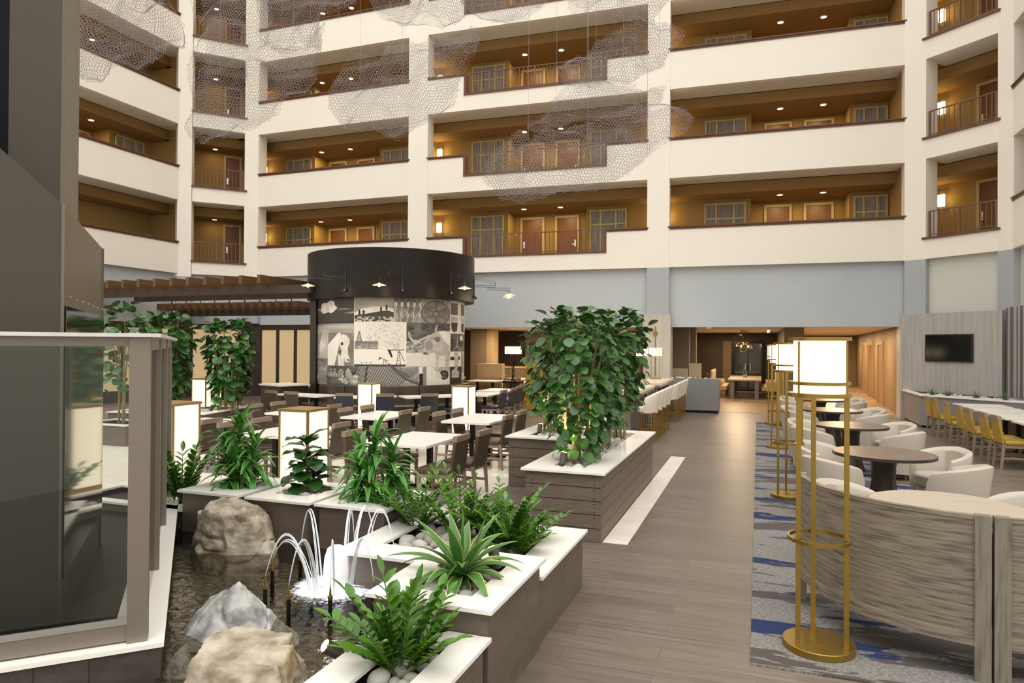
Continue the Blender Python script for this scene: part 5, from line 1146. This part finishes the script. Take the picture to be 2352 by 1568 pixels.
# agave
t = thing('spiky_agave', 'big spiky agave with yellow edged leaves among round stones', 'plant', (-1.70, 3.80, .54)); mb = MB()
agp = lambda u: (.55+.45*min(1, u*2.2)) if u < .45 else max(.02, ((1-u)/.55))**.75
for i in range(38):
    u = i/38; el = 1.28-1.45*u**.8; a = i*2.399963; d = Vector((math.cos(a)*math.cos(el), math.sin(a)*math.cos(el), math.sin(el))); L = .26+.18*math.sin(PI*min(1, u+.2)); L = L*R.uniform(.9, 1.1)
    leaf(mb, Vector((math.cos(a)*.02, math.sin(a)*.02, .04+.03*(1-u))), d, (0, 0, 1) if d.z < .95 else (1, 0, 0), L, .084, 1.5*(.35+u), 9, .45, agp, 0, 1)
leaf(mb, (0, 0, .05), (.02, 0, 1), (0, 1, 0), .42, .03, 0, 5, .8, agp, 0, 1)
mb.build('foliage', [lf_ag, lf_agy], t, smooth=True)
# ZZ plants
zzp = lambda u: max(.03, math.sin(PI*min(1, u*.93+.05)))**.75
def zz(base, label, n_, L, lean=.8, ls=.075, dirs=None, elr=(.7, 1.35), nl=11):
    t = thing('glossy_leaf_plant', label, 'plant', base, 0, 'glossy leaved plants'); mb = MB()
    for i in range(n_):
        a = dirs[i % len(dirs)]+R.uniform(-.25, .25) if dirs else 2*PI*i/n_+R.uniform(-.3, .3); el = R.uniform(*elr); d = Vector((math.cos(a)*math.cos(el), math.sin(a)*math.cos(el), math.sin(el)))
        p = Vector((math.cos(a)*.05*R.random(), math.sin(a)*.05*R.random(), -.04)); pts = []; ll = L*R.uniform(.6, 1.05); dd = d.copy(); seg = 12
        for q in range(seg+1): pts.append(p.copy()); p = p+dd*(ll/seg); dd = (dd+Vector((math.cos(a)*.035*lean, math.sin(a)*.035*lean, -.03*lean))).normalized()
        MB().tube(pts, [.009*(1-.75*q/seg) for q in range(seg+1)], 6).build('stalk', stemg, t, smooth=True)
        for q in range(nl*2):
            u = .22+.78*(q//2)/nl; x = u*seg; k_ = min(seg-1, int(x)); pp = pts[k_].lerp(pts[k_+1], x-k_); tg = (pts[k_+1]-pts[k_]).normalized()
            sdv = tg.cross(Vector((0, 0, 1))); sdv = sdv.normalized() if sdv.length > .1 else Vector((1, 0, 0)); sg_ = 1 if q % 2 else -1
            dv = (sdv*sg_+tg*.75+Vector((0, 0, .25))+Vector((R.uniform(-.15, .15), R.uniform(-.15, .15), R.uniform(-.15, .15)))).normalized(); s_ = ls*R.uniform(.85, 1.15)*(1-.35*abs(u-.55))
            leaf(mb, pp, dv, (0, 0, 1), s_, s_*.52, .3, 5, .25, zzp)
        leaf(mb, pts[-1], dd, (0, 0, 1), ls, ls*.4, .2, 5, .25, zzp)
    mb.build('foliage', lf_zz, t, smooth=True); return t
zz((-1.66, 2.99, .40), 'glossy leaved plant in the planter at the bottom edge', 19, .50, .55, .10, nl=8, elr=(.75, 1.5))
zz((-1.86, 5.02, .42), 'glossy leaved plant, large one behind the agave', 28, .60, .8, .085, elr=(.7, 1.45), nl=10)
zz((-2.28, 5.08, .42), 'glossy leaved plant with one tall stalk, between the large one and the corner one', 11, .66, .5, .08, elr=(.95, 1.5), nl=11)
zz((-1.72, 4.86, .42), 'glossy leaved plant at the right end of the low planter', 16, .50, .8, .085, elr=(.7, 1.4), nl=8)
zz((-2.78, 5.22, .42), 'glossy leaved plant beside the right square planter', 20, .58, .8, .085, elr=(.7, 1.4), nl=9)
zz((-5.56, 5.42, .36), 'dark leafy plant in front of the leftmost lantern', 14, .66, .5, .12, elr=(.9, 1.5), nl=8)
# grass tufts
def tuft(p, n_, L, label, m=lf_gr):
    mb = MB()
    for i in range(n_): leaf(mb, (R.uniform(-.03, .03), R.uniform(-.03, .03), 0), rdir(R.uniform(.5, 1.4)), (0, 0, 1), L*R.uniform(.6, 1.1), .012, .8, 4, .2, strap)
    o = mb.build('grass_tuft', m, smooth=True); tag(o, label, 'plant', None, p)
for i, (x, y) in enumerate(((4.12, 19.7), (4.4, 19.4), (4.85, 18.9), (5.3, 18.4))): tuft((x, y, .82), 60, .24, 'green grass tuft on the television ledge, number %s from the left' % ('one', 'two', 'three', 'four')[i])
for i, (x, y) in enumerate(((-2.5, 21.6), (-2.1, 21.6), (-1.75, 21.6))): tuft((x, y, 1.03), 26, .07, 'small green succulent on the grey planter wall, %s' % ('left', 'middle', 'right')[i])
tuft((-1.80, 8.2, .66), 30, .14, 'small green tuft among the stones of the front plank planter')
tuft((-12.25, 12.3, .43), 40, .2, 'small green tuft beside the lantern in the low planter at left')
# planter spotlights
def spot(p, d, label, e_=6):
    t = thing('planter_spotlight', label, 'spotlight', p); d = Vector(d).normalized()
    MB().rod((0, 0, -.03), (0, 0, .05), .008, 6).build('stake', black, t); MB().rod((0, 0, .04), Vector((0, 0, .04))+d*.13, .034, 16).build('housing', mat('bronze spotlight housing', (.10, .085, .07), .45, .4), t)
    q = Vector((0, 0, .04))+d*.131; MB().rod(q, q+d*.004, .028, 16).build('lens', bulb, t)
    l = bpy.data.lights.new('spot_light', 'SPOT'); l.energy = e_; l.color = (1, .80, .50); l.spot_size = 1.5; l.spot_blend = .6; l.shadow_soft_size = .03
    o = bpy.data.objects.new('spot_light', l); COL.objects.link(o); o.parent = t; o.location = q+d*.03; o.rotation_euler = (-d).to_track_quat('Z', 'Y').to_euler()
spot((-2.0, 7.12, .68), (.1, .3, 1), 'small lit spotlight in the near corner of the front plank planter', 110)
spot((-3.05, 9.6, .68), (.1, .3, 1), 'small lit spotlight in the near corner of the rear plank planter', 80)
spot((-1.555, 4.04, .55), (-.25, -.1, 1), 'small lit spotlight behind the agave', 14)
spot((-1.985, 3.0, .36), (-.5, -.5, .5), 'small lit spotlight shining under the plant at the bottom edge', 2)
spot((-12.05, 12.55, .42), (.1, .4, 1), 'dark little spotlight in the low planter at left', 90)

# ================================================================ STEEL ENCLOSURE AND TOWER AT LEFT
E1 = Vector((-.7071, .7071, 0)); E2 = Vector((.7071, .7071, 0))
def F45(o_): return Matrix(((E2.x, E1.x, 0, o_[0]), (E2.y, E1.y, 0, o_[1]), (0, 0, 1, o_[2] if len(o_) > 2 else 0), (0, 0, 0, 1)))   # local x along E2, y along E1
K = (-3.02, 2.80)
TK = F45(K)
t = thing('steel_enclosure', 'taupe metal and glass enclosure with a white top slab in the left foreground', 'enclosure')
MB(TK).box(-2.6, 0, 0, .05, 0, .375).box(-.05, 0, .05, 4.0, 0, .375).build('base_wall', plank('dark stone tile', (.075, .06, .05), (.065, .055, .045), (.03, .025, .02), 1.3, .6, .003, .5, streak=(2, 2, 5), bump=.03, dark=(.6, .6, .6)), t)
MB(TK).box(-2.7, .02, -.02, .24, .375, .40).box(-.24, .02, .24, 4.0, .375, .40).build('sill_slab', slabw, t)
fr_ = MB(TK); fr_.box(-2.7, -.06, .05, .12, .41, .50).box(-2.7, -.06, .05, .12, 1.985, 2.035).box(-.16, -.06, .03, .13, .40, 2.035)
fr_.build('front_frame', frame, t)
MB(TK).box(-2.7, -.16, .045, .055, .50, .535).build('glazing_bead', chrome, t)
for s_ in (1.3, 2.6, 3.85): MB(TK).box(-.12, -.06, s_, s_+.09, .40, 2.035).build('side_post', frame, t)
MB(TK).box(-.11, -.07, .13, 3.94, 1.96, 2.035).build('side_rail', frame, t)
MB(TK).box(-2.75, -.01, .0, .16, 2.035, 2.055).box(-.17, -.01, .16, 3.95, 2.035, 2.055).build('top_slab', slabg, t)
gm = bpy.data.materials.new('clear glass'); gm.use_nodes = True; n = gm.node_tree; n.nodes.clear()
ou = n.nodes.new('ShaderNodeOutputMaterial'); tr = n.nodes.new('ShaderNodeBsdfTransparent'); tr.inputs[0].default_value = (.88, .90, .88, 1); gl = n.nodes.new('ShaderNodeBsdfGlossy'); gl.inputs['Roughness'].default_value = .01
fr = n.nodes.new('ShaderNodeFresnel'); fr.inputs['IOR'].default_value = 1.45; mx = n.nodes.new('ShaderNodeMixShader'); n.links.new(fr.outputs[0], mx.inputs[0]); n.links.new(tr.outputs[0], mx.inputs[1]); n.links.new(gl.outputs[0], mx.inputs[2]); n.links.new(mx.outputs[0], ou.inputs[0])
MB(TK).box(-2.7, -.16, .08, .09, .5, 1.985).build('front_pane', gm, t)
for s0_, s1_ in ((.13, 1.3), (1.39, 2.6), (2.69, 3.85)): MB(TK).box(-.10, -.09, s0_, s1_, .42, 1.96).build('side_pane', gm, t)
MB(TK).box(-2.6, -.26, .26, 3.9, 0, .30).build('pit_floor', black, t)
# clad shaft with sloping top
Q_ = (-3.87, 2.86); TQ = F45(Q_)
t = thing('clad_shaft', 'taupe metal clad shaft with a sloping top at the left edge', 'shaft')
sh = MB(TQ); sl_ = (3.114-2.823)/.305
v = [(0, 0, .3), (-1.2, 0, .3), (-1.2, 0, 2.823+sl_*1.2), (0, 0, 2.823)]
v += [(x, 1.92, z-(.02 if z > 1 else 0)) for x, y, z in v]
sh.mi = 0; sh.add(v, [(0, 1, 2, 3), (7, 6, 5, 4), (3, 2, 6, 7), (1, 5, 6, 2), (0, 4, 5, 1)]); sh.mi = 1; sh.add(v, [(0, 3, 7, 4)])
sh.build('cladding', [stelmat, steelt], t)
MB(TQ).box(-.004, .012, -.004, .015, .3, 2.823).build('corner_trim', steelt, t); MB(TQ).box(.0, .012, 1.9, 1.92, .3, 2.80).build('corner_trim', steelt, t)
MB(TQ).box(.0, .02, .04, 1.88, .6, 2.22).build('side_panel', mat('polished taupe steel', (.20, .165, .135), .06, 1), t)
rv = MB(TQ)
for i in range(7): rv.sph((.022, .15+i*.26, 2.28), .007, 6)
rv.build('rivets', chrome, t)
TP = F45((-4.365, 3.21)); 
t = thing('stone_tower', 'tall stone tile clad tower rising past the top left of the picture', 'tower')
MB(TP).box(-.285, 0, 0, .75, .3, 16).build('stone_cladding', stone, t)
MB(TP).box(-.285, -.004, -.012, 0, .3, 16).build('front_cladding', stelmat, t)
MB(TP).box(-1.6, -.285, .35, .75, .3, 16).build('void_panel', mat('near black void', (.004, .004, .004), .9), t)  # solid panel; the darkness of the void is put into its black colour

# ================================================================ WIRE MESH CLOUDS
wirem = mat('galvanised wire', (.33, .295, .30), .45, .3)
NETS = [(11,[(-7.3,8.0),(-5.92,8.01),(-5.53,7.3),(-5.42,6.88),(-5.7,6.91),(-5.87,6.63),(-6.16,6.52),(-6.44,6.59),(-6.72,6.27),(-6.93,6.25),(-7.14,6.41),(-7.36,6.87)], 'wire mesh cloud at the top left beside the stone tower'),
(12,[(-5.61,8.56),(-4.49,8.57),(-4.37,7.87),(-4.48,7.41),(-3.79,7.37),(-3.4,7.8),(-3.48,7.41),(-3.61,7.1),(-3.64,6.83),(-3.78,6.56),(-4.16,6.37),(-4.39,6.09),(-4.78,5.86),(-5.08,5.76),(-5.43,5.7),(-5.58,5.58),(-5.72,5.78),(-5.7,6.12),(-5.61,6.2),(-5.67,6.55),(-5.6,7.01),(-5.49,7.52),(-5.66,7.79)], 'large drooping wire mesh cloud before the narrow left corner bay'),
(12.6,[(-4.72,8.9),(-2.85,8.91),(-2.99,8.42),(-3.17,8.22),(-3.61,8.01),(-3.57,7.52),(-3.97,7.6),(-4.38,7.5),(-4.7,7.66),(-4.73,8.17)], 'wire mesh cloud cut by the top edge, left of the tall cloud bank'),
(13.5,[(-3.01,9.4),(-0.62,9.42),(-0.86,8.85),(-1.14,8.56),(-1.7,8.47),(-2.09,8.49),(-2.31,8.5),(-2.57,8.62),(-2.88,8.81)], 'wire mesh cloud at the top edge above the round drum'),
(12,[(-3.31,6.41),(-3.2,6.68),(-3.05,6.95),(-2.78,7.11),(-2.39,7.09),(-2.24,7.35),(-1.86,7.39),(-1.51,7.44),(-1.39,7.54),(-1.08,7.51),(-0.78,7.73),(-0.64,7.65),(-0.68,7.28),(-0.89,7.04),(-1.0,6.73),(-1.08,6.35),(-1.38,6.11),(-1.61,5.96),(-1.84,5.8),(-2.07,5.66),(-2.23,5.76),(-2.54,5.87),(-2.92,5.87),(-3.08,5.91),(-3.27,6.18)], 'rounded wire mesh cloud hanging left of the picture centre'),
(12,[(0.8,6.86),(0.96,7.13),(1.31,7.21),(1.46,7.45),(1.93,7.64),(2.35,7.82),(2.77,7.73),(3.08,7.57),(2.93,7.38),(2.78,7.26),(2.7,7.07),(2.32,6.87),(2.08,6.7),(1.7,6.73),(1.24,6.67),(0.93,6.67)], 'upper of three wire mesh clouds right of the centre'),
(13,[(0.23,6.27),(0.51,6.32),(0.84,6.76),(1.26,7.02),(1.84,7.19),(2.26,7.11),(2.51,6.94),(2.93,6.99),(2.85,6.73),(2.51,6.61),(1.84,6.48),(1.26,6.39),(0.93,6.22),(0.68,6.13),(0.42,6.17)], 'middle of three wire mesh clouds right of the centre'),
(11.5,[(-0.54,4.91),(-0.36,5.21),(0.01,5.58),(0.19,5.6),(0.27,5.47),(0.45,5.62),(0.82,5.66),(1.11,5.81),(1.48,6.0),(1.93,6.04),(2.15,6.13),(2.44,6.11),(2.81,6.06),(3.07,5.93),(2.93,5.67),(2.67,5.52),(2.37,5.37),(2.23,5.19),(1.86,4.93),(1.42,4.74),(0.97,4.7),(0.53,4.58),(0.09,4.47),(-0.21,4.5),(-0.43,4.76)], 'lowest and largest of three wire mesh clouds right of the centre'),
(13.5,[(-1.06,9.42),(1.12,9.43),(0.6,8.86),(0.12,8.54),(-0.18,8.59),(-0.7,8.65),(-1.09,8.85)], 'wire mesh cloud at the top edge, middle of the picture'),
(13,[(0.91,9.16),(3.17,9.17),(2.96,8.62),(2.67,8.34),(2.42,8.41),(1.92,8.38),(1.71,8.53),(1.33,8.49),(1.08,8.61)], 'wire mesh cloud at the top edge, just left of the right hand column')]
fh = Vector((-math.sin(.3481), math.cos(.3481), 0)); rh = Vector((math.cos(.3481), math.sin(.3481), 0))
def inpoly(x, y, P):
    c_ = False
    for i in range(len(P)):
        xa, ya = P[i]; xb, yb = P[i-1]
        if (ya > y) != (yb > y) and x < (xb-xa)*(y-ya)/(yb-ya)+xa: c_ = not c_
    return c_
def edist(x, y, P):
    best = 9
    for i in range(len(P)):
        xa, ya = P[i]; xb, yb = P[i-1]; dx, dy = xb-xa, yb-ya; u = max(0, min(1, ((x-xa)*dx+(y-ya)*dy)/(dx*dx+dy*dy+1e-9))); best = min(best, math.hypot(x-xa-u*dx, y-ya-u*dy))
    return best
def net(D, P, label, idx):
    cx_ = sum(p[0] for p in P)/len(P); cz_ = sum(p[1] for p in P)/len(P)
    t = thing('wire_mesh_cloud', label, 'hanging sculpture', tuple(fh*D+rh*cx_+Vector((0, 0, cz_))), 0, 'wire mesh clouds')
    a = .0275; x0, x1 = min(p[0] for p in P), max(p[0] for p in P); z0, z1 = min(p[1] for p in P), max(p[1] for p in P)
    for layer in (0, 1):
        seed = idx*7.3+layer*31; ek = {}; vk = {}; mb_v = []; 
        def key(x, z): return (round(x*200), round(z*200))
        rows = int((z1-z0)/(1.5*a))+2; cols = int((x1-x0)/(math.sqrt(3)*a))+2; edges = set(); V = []
        for r_2 in range(rows):
            for c_2 in range(cols):
                X = x0+math.sqrt(3)*a*(c_2+(.5 if r_2 % 2 else 0)); Z = z0+1.5*a*r_2
                if not inpoly(X, Z, P): continue
                ids = []
                for q in range(6):
                    an = PI/6+q*PI/3; x = X+a*math.cos(an); z = Z+a*math.sin(an); kx = key(x, z)
                    if kx not in vk:
                        vk[kx] = len(V); ed = min(.5, edist(x, z, P)); bul = math.sqrt(ed/.5)*.28*(1 if layer else -1)
                        ph = Vector((x*1.3+seed, z*1.3, seed)); rdg = abs(noise.noise(ph*1.1+Vector((2, 8, 3)))); wx = noise.noise(ph)*.12+noise.noise(ph*3.1)*.045; wz = noise.noise(ph+Vector((9, 4, 1)))*.10+noise.noise(ph*3.3+Vector((3, 1, 7)))*.04+math.copysign(1, noise.noise(ph*1.1+Vector((2, 8, 3))))*min(.05, rdg*.35)*-1
                        f_s = min(1, ed/.18); dep = noise.noise(ph*.9+Vector((5, 5, 5)))*.45+noise.noise(ph*2.4)*.18+(1-abs(noise.noise(ph*1.7)))*.1
                        V.append(fh*(bul+dep)+rh*(x-cx_+wx*(.35+.65*f_s))+Vector((0, 0, z-cz_+wz*(.35+.65*f_s))))
                    ids.append(vk[kx])
                for q in range(6): e2 = (ids[q], ids[(q+1) % 6]); edges.add((min(e2), max(e2)))
        if not edges: continue
        VV = np.array([tuple(p) for p in V]); E_ = np.array(sorted(edges)); A_ = VV[E_[:, 0]]; B_ = VV[E_[:, 1]]; d = B_-A_; L_ = np.linalg.norm(d, axis=1)[:, None]+1e-9; d = d/L_
        hh = np.tile(np.array([[.31, .87, .38]]), (len(d), 1)); s1 = np.cross(d, hh); s1 /= np.linalg.norm(s1, axis=1)[:, None]; s2 = np.cross(d, s1); rw = .0028
        ring_ = [s1*rw*math.cos(w)+s2*rw*math.sin(w) for w in (0, 2.094, 4.189)]
        verts = np.concatenate([A_+q for q in ring_]+[B_+q for q in ring_]); N = len(d); i_ = np.arange(N)
        faces = np.concatenate([np.stack([i_+k_*N, i_+((k_+1) % 3)*N, i_+((k_+1) % 3+3)*N, i_+(k_+3)*N], 1) for k_ in range(3)])
        me = bpy.data.meshes.new('mesh_sheet'); me.vertices.add(len(verts)); me.vertices.foreach_set('co', verts.astype(np.float32).ravel()); me.loops.add(len(faces)*4); me.polygons.add(len(faces))
        me.loops.foreach_set('vertex_index', faces.astype(np.int32).ravel()); me.polygons.foreach_set('loop_start', np.arange(0, len(faces)*4, 4, dtype=np.int32)); me.update(); me.validate(); me.materials.append(wirem)
        o = bpy.data.objects.new('mesh_sheet', me); COL.objects.link(o); o.parent = t
    for q in range(3):
        x = (x0+(x1-x0)*(.22+.28*q))-cx_; MB().rod(rh*x+Vector((0, 0, -.05)), rh*x+Vector((0, 0, 14-cz_)), .0022, 4).build('suspension_wire', wirem, t)
for i, (D, P, l) in enumerate(NETS): net(D, P, l, i)
